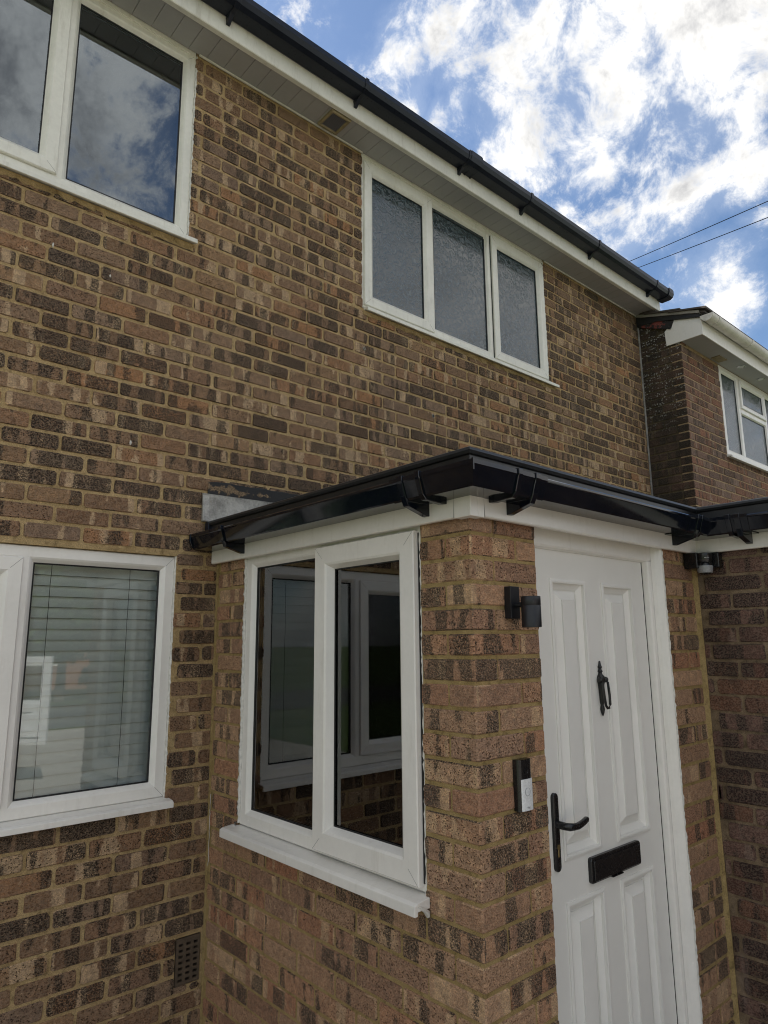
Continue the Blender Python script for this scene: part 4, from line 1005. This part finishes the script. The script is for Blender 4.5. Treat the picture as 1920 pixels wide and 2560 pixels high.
for X in (x0+.02, x1-.11):
    tl = MB().box(X, X+.09, yb-.02, yb+.035, G+.80, G+1.50).build('tail_light', RED, van, bevel=.015)
    MB().box(X+.01, X+.08, yb+.03, yb+.040, G+1.10, G+1.22).build('lens', CLEAR, tl)
for X, s_ in ((x0+.02, -1), (x1-.02, 1)):
    for y in (yb-1.0, yf+.95):
        wv_ = MB().lathe((X-s_*.20, y, G+.33), (s_, 0, 0), [(.22, 0), (.31, .01), (.33, .05), (.33, .17), (.31, .21), (.22, .22)], 28).build('wheel', TYRE, van, smooth=True)
        MB().lathe((X-s_*.20, y, G+.33), (s_, 0, 0), [(.215, .19), (.20, .215), (.10, .20), (.05, .225), (.01, .23)], 24).build('rim', STEEL, wv_, smooth=True)
MB().box(x0-.01, x1+.01, yb-.10, yb+.10, G+.38, G+.60).build('bumper', GASK, van, bevel=.03)
def doorpanel(hx, ang, w, parent):
    c_, s_ = math.cos(ang), math.sin(ang)
    P = lambda u, v, n_: (hx+u*c_-n_*s_, yb+.03+u*s_+n_*c_, v)
    d = slab(P, 0, w, G+.52, G+1.68, [(.12, w-.12, G+1.10, G+1.56)], -.03, .03)
    dd = d.build('rear_door', VANW, parent)
    MB().add([P(.12, G+1.10, 0), P(w-.12, G+1.10, 0), P(w-.12, G+1.56, 0), P(.12, G+1.56, 0)], [(0, 1, 2, 3)]).build('pane', VGL, dd)
    slab(P, .10, w-.08, G+.62, G+1.05, [(.22, w-.2, G+.72, G+.95)], .03, .05).build('inner_panel', VANW, dd)
    return dd
doorpanel(x1, R(38), .84, van)
# hedge, shrubs, tree and the house over the road
LEAFM = None
def leaf_mat(name, c1, c2):
    m, t, out = newmat(name)
    r = t.node('ShaderNodeNewGeometry').outputs['Random Per Island']
    pbsdf(t, out, t.mix(r, c1, c2), .6, None); return m
LM = leaf_mat('leaf_green', (.028, .055, .014), (.075, .12, .03))
BARK = plain('bark', (.10, .075, .055), .9, .4, 8, 40, .6)
def leaves(center, rad, n_, seed, size=.10):
    rr = random.Random(seed); mb = MB()
    for _ in range(n_):
        while True:
            p = Vector((rr.uniform(-1, 1), rr.uniform(-1, 1), rr.uniform(-1, 1)))
            if .35 < p.length < 1: break
        q = Vector(center)+Vector((p.x*rad[0], p.y*rad[1], p.z*rad[2])); a = Vector((rr.gauss(0, 1), rr.gauss(0, 1), rr.gauss(0, 1))).normalized()
        b_ = a.orthogonal().normalized(); s_ = size*rr.uniform(.6, 1.4)
        mb.add([q-a*s_, q+b_*s_*.5, q+a*s_, q-b_*s_*.5], [(0, 1, 2, 3)])
    return mb
TX, TY = 5.9, -20.2
tr = thing('garden_tree', (TX, TY, G), 'round leafy tree across the road, green in the window reflections', 'tree')
MB().tube([(TX, TY, G), (TX+.02, TY, G+1.2), (TX+.1, TY-.05, G+2.6), (TX, TY+.1, G+3.6)], [.17, .14, .10, .05], 10).build('trunk', BARK, tr, smooth=True)
leaves((TX, TY, G+3.6), (2.9, 2.4, 2.3), 5200, 8, .19).build('crown', LM, tr)
for i, (hx, lab) in enumerate(((9.6, 'clipped green hedge across the road beyond the tree'), (-4.6, 'long green hedge across the road behind the van'))):
    hg = thing('hedge', (hx, -20.0, G), lab, 'hedge')
    leaves((hx, -20.0, G+.75), (3.2, .5, .95), 3200, 20+i, .12).build('foliage', LM, hg)
    MB().tube([(hx, -20, G), (hx, -20, G+.7)], .05, 6).build('stem', BARK, hg)
oh = thing('opposite_house', (1.0, -27, G), 'orange brick house across the road, mirrored in the porch window', 'house')
OBR = plain('brick_orange_far', (.30, .13, .07), .9, .25, 3, 40, .2); ORF = plain('roof_brown_far', (.14, .085, .06), .9, .3, 3, 40, .3)
PO = lambda u, v, n_: (u, -27+n_, v)
wins = [(-4.4, -2.6, G+1.0, G+2.2), (1.2, 3.0, G+1.0, G+2.2), (-4.4, -2.8, G+3.5, G+4.7), (-1.2, .2, G+3.5, G+4.7), (1.6, 3.0, G+3.5, G+4.7), (6.2, 8.0, G+1.0, G+2.2), (6.2, 7.8, G+3.5, G+4.7)]
slab(PO, -6, 9.5, G, G+5.2, wins+[(-.9, .1, G, G+2.1)], -.3, 0).build('wall', OBR, oh)
MB().box(-6, 9.5, -34, -27.3, G, G+5.15).build('core', OBR, oh)
MB().loft([[(X, -26.6, G+5.1), (X, -30.6, G+8.0), (X, -34.6, G+5.1)] for X in (-6.4, 9.9)]).build('roof', ORF, oh)
MB().box(-.88, .08, -27.2, -27.1, G, G+2.08).build('door', WHITE, oh)
for a, b_, c_, d_ in wins:
    f = MB().ring(lambda u, v, k_: PO(u, v, -.12+k_), a, b_, c_, d_, [(0, 0), (0, .06), (.08, .06), (.08, 0)]).box((a+b_)/2-.04, (a+b_)/2+.04, -27.12, -27.06, c_+.05, d_-.05).build('window', WHITE, oh)
    MB().pbox(PO, a+.05, b_-.05, c_+.05, d_-.05, -.11, -.10).build('pane', VGL, f)
